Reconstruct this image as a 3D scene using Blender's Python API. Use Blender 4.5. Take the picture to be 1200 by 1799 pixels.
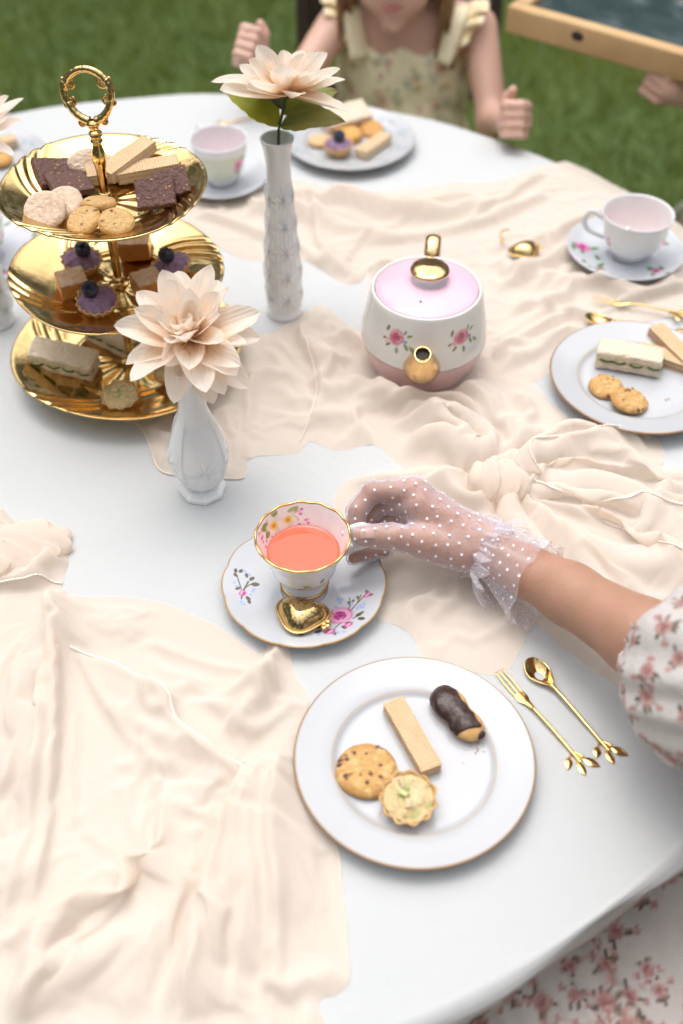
import bpy, math, random
import numpy as np
from mathutils import Vector, Matrix

# ------------------------------------------------------------------ camera, sky, sun, exposure
for o in list(bpy.data.objects):
    bpy.data.objects.remove(o, do_unlink=True)
S = bpy.context.scene
COL = S.collection
T = 0.74                      # height of the table top
H = 0.84                      # camera height above the table top
PITCH = math.radians(46.5)    # camera looks down by this much
F = 1930.0                    # focal length in photograph pixels (1200 x 1799)

cam_data = bpy.data.cameras.new('camera')
cam = bpy.data.objects.new('camera', cam_data)
COL.objects.link(cam)
cam.location = (0, 0, T + H)
cam.rotation_euler = (math.pi / 2 - PITCH, 0, 0)
cam_data.sensor_fit = 'VERTICAL'
cam_data.sensor_height = 36.0
cam_data.lens = F / 1799 * 36.0
cam_data.clip_start = 0.02
cam_data.clip_end = 400
cam_data.dof.use_dof = True
cam_data.dof.focus_distance = 1.09
cam_data.dof.aperture_fstop = 2.5
S.camera = cam

SUN_EL, SUN_AZ = math.radians(76), math.radians(-28)      # azimuth measured from +Y towards +X
world = bpy.data.worlds.new('World')
S.world = world
world.use_nodes = True
wn = world.node_tree.nodes
wl = world.node_tree.links
wn.clear()
sky = wn.new('ShaderNodeTexSky')
sky.sky_type = 'NISHITA'
sky.sun_disc = False
sky.sun_elevation = SUN_EL
sky.sun_rotation = SUN_AZ
sky.air_density = 1.0
sky.dust_density = 4.0
sky.ozone_density = 0.6
bg = wn.new('ShaderNodeBackground')
bg.inputs['Strength'].default_value = 0.15
wo = wn.new('ShaderNodeOutputWorld')
hs = wn.new('ShaderNodeHueSaturation'); hs.inputs['Saturation'].default_value = 0.30   # thin overcast
wl.new(sky.outputs[0], hs.inputs['Color']); wl.new(hs.outputs[0], bg.inputs[0])
wl.new(bg.outputs[0], wo.inputs[0])

sun_data = bpy.data.lights.new('sun', 'SUN')
sun_data.energy = 0.55
sun_data.angle = math.radians(95)
sun_data.color = (1.0, 0.95, 0.88)
sun = bpy.data.objects.new('sun', sun_data)
COL.objects.link(sun)
_d = Vector((math.sin(SUN_AZ) * math.cos(SUN_EL), math.cos(SUN_AZ) * math.cos(SUN_EL), math.sin(SUN_EL)))
sun.rotation_euler = _d.to_track_quat('Z', 'Y').to_euler()
sun.location = _d * 30

S.render.engine = 'CYCLES'
S.view_settings.view_transform = 'Standard'
S.view_settings.look = 'None'
S.view_settings.gamma = 1.0
S.view_settings.use_curve_mapping = False
S.view_settings.exposure = 0.96
S.cycles.max_bounces = 8
S.cycles.transparent_max_bounces = 12

RNG = np.random.default_rng(7)
PI = math.pi

# ------------------------------------------------------------------ geometry helpers
def at(px, py, z=0.0):
    """photograph pixel -> world point on the horizontal plane z metres above the table top"""
    s, c = math.sin(PITCH), math.cos(PITCH)
    a, b = (px - 600.0) / F, (899.5 - py) / F
    d = (a, c + b * s, -s + b * c)
    k = -(H - z) / d[2]
    return Vector((d[0] * k, d[1] * k, T + z))

def at2(pts, z=0.0):
    return np.array([at(x, y, z)[:2] for x, y in pts])

def vnoise(P, seed=0):
    P = np.asarray(P, float)
    i = np.floor(P).astype(np.int64)
    f = P - i
    f = f * f * (3 - 2 * f)
    def hsh(a, b, c):
        n = (a * 73856093) ^ (b * 19349663) ^ (c * 83492791) ^ (seed * 2654435761 & 0x7fffffff)
        n = (n ^ (n >> 13)) * 1274126177 & 0x7fffffff
        n = (n ^ (n >> 16)) * 668265263 & 0x7fffffff
        return ((n >> 4) & 0xffff) / 32767.5 - 1.0
    x, y, z = i[:, 0], i[:, 1], i[:, 2]
    r = 0
    for dx in (0, 1):
        wx = f[:, 0] if dx else 1 - f[:, 0]
        for dy in (0, 1):
            wy = f[:, 1] if dy else 1 - f[:, 1]
            for dz in (0, 1):
                wz = f[:, 2] if dz else 1 - f[:, 2]
                r = r + wx * wy * wz * hsh(x + dx, y + dy, z + dz)
    return r

def fbm(P, seed=0, octv=3):
    P = np.asarray(P, float)
    r = 0
    a = 1.0
    for k in range(octv):
        r = r + a * vnoise(P * (2.03 ** k) + 17.3 * k, seed + k)
        a *= 0.5
    return r

def sstep(a, b, x):
    t = np.clip((x - a) / (b - a), 0, 1)
    return t * t * (3 - 2 * t)

def spline(pts, n):
    """Catmull-Rom through pts, n samples"""
    P = np.asarray(pts, float)
    if len(P) == 2:
        t = np.linspace(0, 1, n)[:, None]
        return P[0] * (1 - t) + P[1] * t
    Q = np.vstack([2 * P[0] - P[1], P, 2 * P[-1] - P[-2]])
    m = len(P) - 1
    u = np.linspace(0, m - 1e-9, n)
    i = np.floor(u).astype(int)
    t = (u - i)[:, None]
    p0, p1, p2, p3 = Q[i], Q[i + 1], Q[i + 2], Q[i + 3]
    return 0.5 * ((2 * p1) + (-p0 + p2) * t + (2 * p0 - 5 * p1 + 4 * p2 - p3) * t ** 2 + (-p0 + 3 * p1 - 3 * p2 + p3) * t ** 3)

def closed_spline(pts, n):
    P = np.asarray(pts, float)
    m = len(P)
    u = np.linspace(0, m, n, endpoint=False)
    i = np.floor(u).astype(int)
    t = (u - i)[:, None]
    p0, p1, p2, p3 = P[(i - 1) % m], P[i % m], P[(i + 1) % m], P[(i + 2) % m]
    return 0.5 * ((2 * p1) + (-p0 + p2) * t + (2 * p0 - 5 * p1 + 4 * p2 - p3) * t ** 2 + (-p0 + 3 * p1 - 3 * p2 + p3) * t ** 3)

class Geo:
    """vertices, faces and optional vertex colours of one mesh object"""
    def __init__(self):
        self.v = []; self.f = []; self.n = 0; self.c = []
    def add(self, verts, faces, col=None):
        verts = np.asarray(verts, float).reshape(-1, 3)
        self.v.append(verts)
        self.f.extend([tuple(int(i) + self.n for i in q) for q in faces])
        self.n += len(verts)
        if col is None:
            col = np.ones((len(verts), 3))
        else:
            col = np.broadcast_to(np.asarray(col, float), (len(verts), 3))
        self.c.append(col)
        return self
    def build(self, name, mat, parent=None, smooth=True, color=False, loc=None, rot=None):
        me = bpy.data.meshes.new(name)
        V = np.vstack(self.v)
        me.from_pydata(V.tolist(), [], self.f)
        if color:
            a = me.color_attributes.new('Col', 'FLOAT_COLOR', 'POINT')
            C = np.ones((len(V), 4)); C[:, :3] = np.vstack(self.c)
            a.data.foreach_set('color', C.ravel())
        if smooth:
            me.polygons.foreach_set('use_smooth', np.ones(len(me.polygons), bool))
        me.update()
        me.materials.append(mat)
        o = bpy.data.objects.new(name, me)
        COL.objects.link(o)
        if parent is not None:
            o.parent = parent
        if loc is not None:
            o.location = loc
        if rot is not None:
            o.rotation_euler = rot
        return o

def thing(name, label, cat, loc=(0, 0, 0), rotz=0.0, group=None, tilt=None):
    o = bpy.data.objects.new(name, None)
    o.empty_display_size = 0.02
    COL.objects.link(o)
    o.location = loc
    o.rotation_euler = (tilt[0], tilt[1], rotz) if tilt else (0, 0, rotz)
    o['label'] = label; o['category'] = cat
    if group: o['group'] = group
    return o

def tag(o, label, cat, group=None):
    o['label'] = label; o['category'] = cat
    if group: o['group'] = group
    return o

def copy_tree(o, parent=None):
    c = o.copy()
    COL.objects.link(c)
    if parent is not None:
        c.parent = parent
    for ch in list(o.children):
        copy_tree(ch, c)
    return c

def another(o, loc, rotz, label, tilt=None, scale=None):
    c = copy_tree(o)
    c.location = loc
    c.rotation_euler = (tilt[0], tilt[1], rotz) if tilt else (0, 0, rotz)
    c['label'] = label
    if scale: c.scale = scale if not isinstance(scale, (int, float)) else (scale,) * 3
    return c

def grid_faces(m, n, wrap=False, flip=False):
    i = np.arange(m - 1)[:, None]
    j = np.arange(n if wrap else n - 1)[None, :]
    j2 = (j + 1) % n
    a = i * n + j; b = i * n + j2; c = (i + 1) * n + j2; d = (i + 1) * n + j
    q = np.stack([a, b, c, d] if not flip else [d, c, b, a], -1).reshape(-1, 4)
    return q.tolist()

def lathe_pts(prof, n, mod=None):
    """prof: (m,2) r,z ; mod(r,z,th)->(r,z) ; returns verts (m*n,3) and faces"""
    prof = np.asarray(prof, float)
    th = np.linspace(0, 2 * PI, n, endpoint=False)
    R = np.repeat(np.maximum(prof[:, :1], 2e-5), n, 1); Z = np.repeat(prof[:, 1:], n, 1); TH = np.repeat(th[None], len(prof), 0)
    if mod:
        R, Z = mod(R, Z, TH)
    V = np.stack([R * np.cos(TH), R * np.sin(TH), Z], -1).reshape(-1, 3)
    return V, grid_faces(len(prof), n, True)

def lathe(prof, n=48, mod=None, g=None, col=None, off=(0, 0, 0)):
    V, f = lathe_pts(prof, n, mod)
    g = g or Geo()
    return g.add(V + np.array(off), f, col)

def frames(path):
    P = np.asarray(path, float)
    t = np.gradient(P, axis=0)
    t /= np.linalg.norm(t, axis=1)[:, None] + 1e-12
    up = np.array([0, 0, 1.0]) if abs(t[0, 2]) < 0.9 else np.array([1.0, 0, 0])
    N = np.zeros_like(P); B = np.zeros_like(P)
    n = np.cross(t[0], up); n /= np.linalg.norm(n)
    for i in range(len(P)):
        n = n - t[i] * np.dot(n, t[i]); n /= np.linalg.norm(n) + 1e-12
        N[i] = n; B[i] = np.cross(t[i], n)
    return t, N, B

def tube(path, rad, n=10, g=None, cap=True, flat=1.0, col=None):
    """flat scales the second cross axis"""
    P = np.asarray(path, float)
    rad = np.broadcast_to(np.asarray(rad, float), (len(P),))
    t, N, B = frames(P)
    a = np.linspace(0, 2 * PI, n, endpoint=False)
    V = P[:, None] + rad[:, None, None] * (np.cos(a)[None, :, None] * N[:, None] + flat * np.sin(a)[None, :, None] * B[:, None])
    V = V.reshape(-1, 3)
    f = grid_faces(len(P), n, True)
    if cap:
        f.append(tuple(range(n))[::-1]); k = (len(P) - 1) * n
        f.append(tuple(range(k, k + n)))
    g = g or Geo()
    return g.add(V, f, col)

def ball(c, r, g=None, n=12, m=8, col=None, scale=(1, 1, 1)):
    ph = np.linspace(-PI / 2, PI / 2, m)
    prof = np.stack([np.cos(ph), np.sin(ph)], 1)
    V, f = lathe_pts(prof, n)
    g = g or Geo()
    return g.add(V * r * np.array(scale) + np.array(c), f, col)

def rbox(size, r, g=None, col=None, nseg=2, off=(0, 0, 0), sub=None):
    """box with rounded edges; sub = (nx, ny, nz) extra grid lines per face side"""
    sx, sy, sz = [s / 2 for s in size]
    def line(h, k):
        inner = np.linspace(-(h - r), h - r, k + 2)
        a = np.linspace(0, PI / 2, nseg + 1)
        lo = -(h - r) - r * np.sin(a[::-1][:-1]) if False else None
        return inner
    k = sub or (0, 0, 0)
    g = g or Geo()
    hs = (sx, sy, sz)
    for ax in range(3):
        u, v = (ax + 1) % 3, (ax + 2) % 3
        def coords(i):
            inner = np.linspace(-1, 1, k[i] + 2) * (hs[i] - r)
            e = np.linspace(0, 1, nseg + 1)[1:]
            hi = (hs[i] - r) + r * np.tan(e * PI / 4)
            return np.concatenate([-hi[::-1], inner, hi])
        U, W = coords(u), coords(v)
        UU, WW = np.meshgrid(U, W, indexing='ij')
        for sg in (-1, 1):
            P = np.zeros(UU.shape + (3,))
            P[..., ax] = sg * hs[ax]; P[..., u] = UU; P[..., v] = WW
            core = np.clip(P, -(np.array(hs) - r), np.array(hs) - r)
            d = P - core
            L = np.linalg.norm(d, axis=-1, keepdims=True)
            Q = core + d / np.maximum(L, 1e-9) * r
            g.add((Q + np.array(off)).reshape(-1, 3), grid_faces(len(U), len(W), False, sg < 0), col)
    return g

def weld(o, d=1e-5):
    import bmesh
    bm = bmesh.new(); bm.from_mesh(o.data)
    bmesh.ops.remove_doubles(bm, verts=bm.verts, dist=d)
    bm.to_mesh(o.data); bm.free()
    return o

def surface_nets(fn, lo, hi, h):
    lo = np.asarray(lo, float); hi = np.asarray(hi, float)
    ns = np.ceil((hi - lo) / h).astype(int) + 1
    ax = [lo[i] + h * np.arange(ns[i]) for i in range(3)]
    V = np.empty(ns, np.float32)
    for i0 in range(0, ns[0], 24):                      # slabs keep memory small
        X = np.stack(np.meshgrid(ax[0][i0:i0 + 24], ax[1], ax[2], indexing='ij'), -1)
        V[i0:i0 + 24] = fn(X.reshape(-1, 3)).reshape(X.shape[:3])
    n = ns - 1
    acc = np.zeros((*n, 3), np.float32); cnt = np.zeros(n, np.float32)
    def sl(o): return tuple(slice(o[i], o[i] + n[i]) for i in range(3))
    for k in range(3):
        u, v = (k + 1) % 3, (k + 2) % 3
        for du in (0, 1):
            for dv in (0, 1):
                a = [0, 0, 0]; a[u] = du; a[v] = dv
                b = list(a); b[k] = 1
                Va, Vb = V[sl(a)], V[sl(b)]
                m = (Va < 0) != (Vb < 0)
                t = np.where(m, Va / np.where(m, Va - Vb, 1), 0)
                for q in range(3):
                    acc[..., q] += m * (t if q == k else a[q])
                cnt += m
    act = cnt > 0
    idx = -np.ones(n, np.int64); idx[act] = np.arange(act.sum())
    cell = np.argwhere(act)
    verts = lo + h * (cell + acc[act] / cnt[act][:, None])
    faces = []
    for k in range(3):
        u, v = (k + 1) % 3, (k + 2) % 3
        s0 = [slice(None)] * 3; s1 = [slice(None)] * 3
        s0[k] = slice(0, n[k]); s1[k] = slice(1, n[k] + 1)
        for q in (u, v):
            s0[q] = slice(1, n[q]); s1[q] = slice(1, n[q])
        A, B = V[tuple(s0)] < 0, V[tuple(s1)] < 0
        m = np.argwhere(A != B)
        if not len(m): continue
        up = A[tuple(m.T)]
        base = m.copy(); base[:, u] += 1; base[:, v] += 1
        def cid(du, dv):
            c = base.copy(); c[:, u] -= du; c[:, v] -= dv
            return idx[tuple(c.T)]
        q = np.stack([cid(0, 0), cid(1, 0), cid(1, 1), cid(0, 1)], 1)
        q[~up] = q[~up][:, ::-1]
        faces.append(q)
    return verts, np.vstack(faces).tolist()

def sd_cone(P, a, b, ra, rb):
    a = np.asarray(a, float); b = np.asarray(b, float)
    d = b - a
    t = np.clip(((P - a) @ d) / (d @ d + 1e-12), 0, 1)
    return np.linalg.norm(P - a - t[:, None] * d, axis=1) - (ra + (rb - ra) * t)

def sd_ell(P, c, r):
    r = np.asarray(r, float)
    q = (P - np.asarray(c)) / r
    k0 = np.linalg.norm(q, axis=1); k1 = np.linalg.norm(q / r, axis=1)
    return k0 * (k0 - 1) / np.maximum(k1, 1e-9)

def smin(a, b, k):
    h = np.clip(0.5 + 0.5 * (b - a) / k, 0, 1)
    return b + (a - b) * h - k * h * (1 - h)

def chain(P, pts, rad, k=0.004):
    d = None
    for i in range(len(pts) - 1):
        e = sd_cone(P, pts[i], pts[i + 1], rad[i], rad[i + 1])
        d = e if d is None else smin(d, e, k)
    return d

class Paint:
    """flat print: colours on the points of a mesh, given plane coordinates u, v in metres"""
    def __init__(self, u, v, base=(1, 1, 1), mask=None):
        self.u = np.asarray(u, float).ravel(); self.v = np.asarray(v, float).ravel()
        self.c = np.tile(np.asarray(base, float), (len(self.u), 1))
        self.m = np.ones(len(self.u)) if mask is None else np.asarray(mask, float).ravel()
        self.o = np.argsort(self.u); self.us = self.u[self.o]
    def near(self, cx, r):
        return self.o[np.searchsorted(self.us, cx - r):np.searchsorted(self.us, cx + r)]
    def ell(self, cx, cy, rx, ry, rot=0, col=(0, 0, 0), a=1.0, soft=0.25, leaf=False):
        q = self.near(cx, max(rx, ry) * 1.3)
        if not len(q): return
        x, y = self.u[q] - cx, self.v[q] - cy
        c, s = math.cos(rot), math.sin(rot)
        X, Y = (x * c + y * s) / rx, (-x * s + y * c) / ry
        if leaf:
            Y = Y / np.maximum(1 - X * X, 0.05) ** 0.8
            d = np.maximum(np.abs(X), np.abs(Y))
        else:
            d = np.hypot(X, Y)
        w = (a * (1 - sstep(1 - soft, 1 + soft, d)) * self.m[q])[:, None]
        self.c[q] = self.c[q] * (1 - w) + np.asarray(col, float) * w
    def line(self, p, q_, w, col, a=1.0):
        cx, cy = (p[0] + q_[0]) / 2, (p[1] + q_[1]) / 2
        L = math.hypot(q_[0] - p[0], q_[1] - p[1])
        k = self.near(cx, L / 2 + w * 2)
        if not len(k): return
        X = np.stack([self.u[k], self.v[k]], 1)
        A = np.array(p, float); D = np.array(q_, float) - A
        t = np.clip(((X - A) @ D) / (D @ D + 1e-12), 0, 1)
        d = np.linalg.norm(X - A - t[:, None] * D, axis=1)
        ww = (a * (1 - sstep(w * 0.6, w * 1.4, d)) * self.m[k])[:, None]
        self.c[k] = self.c[k] * (1 - ww) + np.asarray(col, float) * ww
    def rose(self, x, y, r, pal, rng):
        dark, mid, light = [np.array(p) for p in pal]
        self.ell(x, y, r, r * 0.86, rng.uniform(0, 3), mid)
        for k in range(7):
            a = k * 2.4 + rng.uniform(-.3, .3); q = r * (0.72 - 0.05 * k)
            self.ell(x + q * math.cos(a), y + q * math.sin(a), r * 0.42, r * 0.24, a + PI / 2, light if k % 2 else mid * 1.1, 0.85)
        for k in range(5):
            a = k * 1.9 + rng.uniform(-.3, .3)
            self.ell(x + r * .36 * math.cos(a), y + r * .36 * math.sin(a), r * 0.3, r * 0.12, a + PI / 2, dark, 0.7)
        self.ell(x, y, r * 0.22, r * 0.18, 0, dark, 0.9)
    def leaf(self, x, y, L, w, rot, col):
        self.ell(x + L * .5 * math.cos(rot), y + L * .5 * math.sin(rot), L * .5, w * .5, rot, col, 1, 0.15, True)
# ------------------------------------------------------------------ materials
def mat(name, col=(.8, .8, .8), rough=.5, metal=0.0, coat=0.0, attr=False, mottle=None, bump=None, sss=0.0, sheen=0.0, trans=0.0, spec=0.5, wave=None, ssr=(.3, .15, .1), coat_rough=.05, rough_var=None):
    m = bpy.data.materials.new(name)
    m.use_nodes = True
    n, l = m.node_tree.nodes, m.node_tree.links
    b = n['Principled BSDF']
    b.inputs['Base Color'].default_value = (*col, 1)
    b.inputs['Roughness'].default_value = rough
    b.inputs['Metallic'].default_value = metal
    b.inputs['Coat Weight'].default_value = coat
    b.inputs['Coat Roughness'].default_value = coat_rough
    b.inputs['Specular IOR Level'].default_value = spec
    if sss:
        b.inputs['Subsurface Weight'].default_value = sss
        b.inputs['Subsurface Scale'].default_value = 0.006
        b.inputs['Subsurface Radius'].default_value = (1.0, .5, .35)
    if sheen:
        b.inputs['Sheen Weight'].default_value = sheen
    tc = n.new('ShaderNodeTexCoord')
    src = None
    if attr:
        at_ = n.new('ShaderNodeVertexColor'); at_.layer_name = 'Col'
        src = at_.outputs['Color']
    if mottle:                                   # (scale, second colour, amount, detail)
        nz = n.new('ShaderNodeTexNoise'); nz.inputs['Scale'].default_value = mottle[0]
        nz.inputs['Detail'].default_value = mottle[3] if len(mottle) > 3 else 4
        l.new(tc.outputs['Object'], nz.inputs['Vector'])
        rp = n.new('ShaderNodeMapRange'); rp.inputs['From Min'].default_value = .38; rp.inputs['From Max'].default_value = .66
        rp.inputs['To Max'].default_value = mottle[2]
        l.new(nz.outputs['Fac'], rp.inputs['Value'])
        mx = n.new('ShaderNodeMix'); mx.data_type = 'RGBA'
        l.new(rp.outputs[0], mx.inputs['Factor'])
        if src: l.new(src, mx.inputs['A'])
        else: mx.inputs['A'].default_value = (*col, 1)
        mx.inputs['B'].default_value = (*mottle[1], 1)
        src = mx.outputs['Result']
    if src: l.new(src, b.inputs['Base Color'])
    if rough_var:                                # (scale, lo, hi)
        nz = n.new('ShaderNodeTexNoise'); nz.inputs['Scale'].default_value = rough_var[0]; nz.inputs['Detail'].default_value = 5
        l.new(tc.outputs['Object'], nz.inputs['Vector'])
        rp = n.new('ShaderNodeMapRange'); rp.inputs['From Min'].default_value = .35; rp.inputs['From Max'].default_value = .7
        rp.inputs['To Min'].default_value = rough_var[1]; rp.inputs['To Max'].default_value = rough_var[2]
        l.new(nz.outputs['Fac'], rp.inputs['Value']); l.new(rp.outputs[0], b.inputs['Roughness'])
    last = None
    for bp in (bump if isinstance(bump, list) else [bump] if bump else []):   # (kind, scale, distance)
        if bp[0] == 'wave':
            t = n.new('ShaderNodeTexWave'); t.inputs['Scale'].default_value = bp[1]; t.inputs['Distortion'].default_value = bp[3] if len(bp) > 3 else 0
            if len(bp) > 4: t.bands_direction = bp[4]
            out = t.outputs['Fac']
        elif bp[0] == 'voronoi':
            t = n.new('ShaderNodeTexVoronoi'); t.inputs['Scale'].default_value = bp[1]; out = t.outputs['Distance']
        else:
            t = n.new('ShaderNodeTexNoise'); t.inputs['Scale'].default_value = bp[1]; t.inputs['Detail'].default_value = 5; out = t.outputs['Fac']
        l.new(tc.outputs['Object'], t.inputs['Vector'])
        bn = n.new('ShaderNodeBump'); bn.inputs['Strength'].default_value = 1; bn.inputs['Distance'].default_value = bp[2]
        l.new(out, bn.inputs['Height'])
        if last: l.new(last, bn.inputs['Normal'])
        last = bn.outputs['Normal']
    if last: l.new(last, b.inputs['Normal'])
    if trans:
        tr = n.new('ShaderNodeBsdfTranslucent')
        if src: l.new(src, tr.inputs['Color'])
        else: tr.inputs['Color'].default_value = (*col, 1)
        ms = n.new('ShaderNodeMixShader'); ms.inputs[0].default_value = trans
        out = n['Material Output']
        l.new(b.outputs[0], ms.inputs[1]); l.new(tr.outputs[0], ms.inputs[2]); l.new(ms.outputs[0], out.inputs[0])
    return m

def net_mat(name, col, face, edge, rough=.7):
    """sheer net: mostly open when seen square on, denser at a grazing view as a real net is"""
    m = bpy.data.materials.new(name); m.use_nodes = True
    n, l = m.node_tree.nodes, m.node_tree.links
    b = n['Principled BSDF']; b.inputs['Base Color'].default_value = (*col, 1); b.inputs['Roughness'].default_value = rough
    lw = n.new('ShaderNodeLayerWeight'); lw.inputs['Blend'].default_value = .45
    tc = n.new('ShaderNodeTexCoord')
    nz = n.new('ShaderNodeTexNoise'); nz.inputs['Scale'].default_value = 700; nz.inputs['Detail'].default_value = 1
    l.new(tc.outputs['Object'], nz.inputs['Vector'])
    mr = n.new('ShaderNodeMapRange'); mr.inputs['To Min'].default_value = face; mr.inputs['To Max'].default_value = edge
    l.new(lw.outputs['Facing'], mr.inputs['Value'])
    ad = n.new('ShaderNodeMath'); ad.operation = 'MULTIPLY_ADD'; ad.inputs[1].default_value = .5; ad.inputs[2].default_value = -.25
    l.new(nz.outputs['Fac'], ad.inputs[0])
    mx = n.new('ShaderNodeMath'); mx.operation = 'ADD'; mx.use_clamp = True
    l.new(ad.outputs[0], mx.inputs[0]); l.new(mr.outputs[0], mx.inputs[1])
    l.new(mx.outputs[0], b.inputs['Alpha'])
    return m

M = {}
M['tablecloth'] = mat('white_cloth', (.56, .575, .58), .85, bump=[('noise', 900, .0004), ('noise', 60, .0006), ('noise', 7, .004)], sheen=.1)
def chiffon(name, col, through, open_):
    """thin crepe chiffon: light goes through it and a little of what lies under shows"""
    m = bpy.data.materials.new(name); m.use_nodes = True
    n, l = m.node_tree.nodes, m.node_tree.links
    n.remove(n['Principled BSDF'])
    tc = n.new('ShaderNodeTexCoord')
    nz = n.new('ShaderNodeTexNoise'); nz.inputs['Scale'].default_value = 1300; nz.inputs['Detail'].default_value = 3
    l.new(tc.outputs['Object'], nz.inputs['Vector'])
    bp = n.new('ShaderNodeBump'); bp.inputs['Distance'].default_value = .0003
    l.new(nz.outputs['Fac'], bp.inputs['Height'])
    d = n.new('ShaderNodeBsdfDiffuse'); d.inputs['Color'].default_value = (*col, 1); d.inputs['Roughness'].default_value = .6
    l.new(bp.outputs['Normal'], d.inputs['Normal'])
    t = n.new('ShaderNodeBsdfTranslucent'); t.inputs['Color'].default_value = (*col, 1)
    p = n.new('ShaderNodeBsdfTransparent'); p.inputs['Color'].default_value = (1, .97, .94, 1)
    a = n.new('ShaderNodeMixShader'); a.inputs[0].default_value = through
    b = n.new('ShaderNodeMixShader'); b.inputs[0].default_value = open_
    l.new(d.outputs[0], a.inputs[1]); l.new(t.outputs[0], a.inputs[2])
    l.new(a.outputs[0], b.inputs[1]); l.new(p.outputs[0], b.inputs[2])
    l.new(b.outputs[0], n['Material Output'].inputs[0])
    return m
M['chiffon'] = chiffon('peach_chiffon', (.965, .878, .796), .42, .13)
M['hem'] = mat('peach_thread', (.92, .82, .73), .75, bump=('noise', 900, .0006))
M['porcelain'] = mat('porcelain', (.80, .81, .83), .10, coat=.4)
M['porcelain_print'] = mat('printed_porcelain', rough=.10, coat=.2, attr=True)
M['milk_glass'] = mat('milk_glass', (.80, .81, .825), .13, coat=.5, sss=.15)
M['gold'] = mat('polished_gold', (.68, .475, .21), .12, 1.0, rough_var=(30, .09, .19), bump=('noise', 45, .0006))
M['gold_soft'] = mat('brushed_gold', (.72, .47, .18), .2, 1.0, rough_var=(60, .16, .3))
M['gold_rim'] = mat('gilt_line', (.50, .31, .15), .25, 1.0)
M['gold_lustre'] = mat('gold_lustre', (.78, .52, .25), .16, 1.0, bump=('noise', 90, .0008))
M['pink_glaze'] = mat('pink_glaze', (.77, .52, .63), .20, coat=.1, mottle=(40, (.79, .58, .67), .5))
M['pink_base'] = mat('pink_base_glaze', (.70, .46, .48), .2, coat=.2, bump=('wave', 120, .0006, 2, 'X'), mottle=(200, (.72, .50, .50), .6))
M['dark'] = mat('hole_shade', (.03, .02, .015), .7)  # dark colour in place of the shade inside holes
M['tea'] = mat('pink_tea', (.86, .135, .07), .06, sss=.2)
M['wafer'] = mat('wafer_sheet', (.74, .52, .30), .75, bump=[('wave', 110, .0006, 0, 'X'), ('wave', 110, .0006, 0, 'Y'), ('noise', 500, .0003)], mottle=(60, (.80, .60, .38), .5))
M['wafer_cream'] = mat('wafer_cream', (.55, .36, .26), .7, bump=('noise', 600, .0008))
M['wafer_white'] = mat('vanilla_cream', (.82, .66, .48), .7, bump=('noise', 600, .0008))
M['cocoa'] = mat('cocoa_biscuit', (.115, .052, .042), .62, bump=[('noise', 420, .0022), ('voronoi', 260, .001)], mottle=(330, (.22, .11, .08), .4))
M['cookie'] = mat('cookie_dough', rough=.75, attr=True, bump=[('noise', 350, .0016), ('noise', 90, .002)], mottle=(110, (.72, .42, .16), .35))
M['pale_cookie'] = mat('pale_biscuit', (.66, .47, .33), .85, bump=[('noise', 420, .0009)], mottle=(180, (.78, .65, .52), .8))
M['pastry'] = mat('pastry_shell', (.60, .34, .12), .6, bump=('noise', 330, .0016), mottle=(120, (.78, .54, .27), .8))
M['berry_cream'] = mat('blueberry_cream', (.25, .145, .25), .5, bump=[('noise', 220, .0024)], mottle=(180, (.36, .235, .36), .7))
M['blueberry'] = mat('blueberry', (.016, .018, .045), .35, mottle=(160, (.05, .06, .11), .6), bump=('noise', 400, .0004))
M['caramel'] = mat('caramel_jelly', (.60, .24, .04), .3, sss=.3, mottle=(240, (.80, .58, .36), .22), bump=('noise', 300, .0012))
M['sugar'] = mat('sugar_dust', (.76, .58, .42), .8, bump=('noise', 600, .0014), mottle=(130, (.66, .38, .17), .8))
M['bread'] = mat('white_bread', (.80, .68, .52), .9, bump=[('noise', 420, .0018), ('voronoi', 300, .0012)], mottle=(160, (.80, .70, .55), .8))
M['crust'] = mat('bread_edge', (.66, .49, .29), .9, bump=('noise', 420, .0018))
M['cucumber'] = mat('cucumber', (.50, .52, .20), .35, mottle=(150, (.66, .66, .36), .8), sss=.1)
M['cucumber_skin'] = mat('cucumber_skin', (.035, .075, .02), .4)
M['filling'] = mat('cheese_filling', (.72, .57, .35), .55, bump=('noise', 260, .003), mottle=(130, (.58, .52, .22), .7))
M['custard'] = mat('quiche_filling', rough=.5, attr=True, bump=[('noise', 300, .002)], mottle=(260, (.62, .50, .28), .4))
M['ham'] = mat('pink_filling', (.75, .36, .30), .5)
M['choc'] = mat('chocolate_glaze', (.036, .014, .010), .34, coat=.1, bump=[('noise', 110, .002)])
M['biscuit'] = mat('sponge_biscuit', (.60, .34, .12), .7, bump=('noise', 300, .001), mottle=(90, (.70, .45, .20), .6))
M['petal'] = mat('silk_petal', rough=.75, attr=True, bump=[('wave', 75, .0003, 1.2, 'Y'), ('noise', 130, .0005)], trans=.5)
M['leaf'] = mat('silk_leaf', rough=.55, attr=True, trans=.25, bump=('noise', 160, .0006))
M['stem'] = mat('wire_stem', (.05, .09, .03), .5)
M['skin'] = mat('skin', (.43, .24, .155), .48, sss=.12, bump=[('noise', 420, .0004), ('noise', 900, .0003)], mottle=(34, (.52, .27, .20), .7, 6))
M['skin_fair'] = mat('fair_skin', (.66, .415, .32), .5, sss=.15, mottle=(25, (.70, .40, .32), .5))
M['nail'] = mat('nail', (.53, .31, .25), .3, coat=.2)
M['tulle'] = net_mat('white_tulle', (.80, .74, .83), .10, .66)
M['tulle_frill'] = net_mat('frill_tulle', (.84, .80, .90), .12, .48)
M['dot'] = mat('flocked_dot', (.86, .83, .92), .8)
M['dress_print'] = mat('rose_print_cotton', rough=.85, attr=True, bump=[('noise', 700, .0004), ('noise', 60, .003)], sheen=.1)
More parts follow.
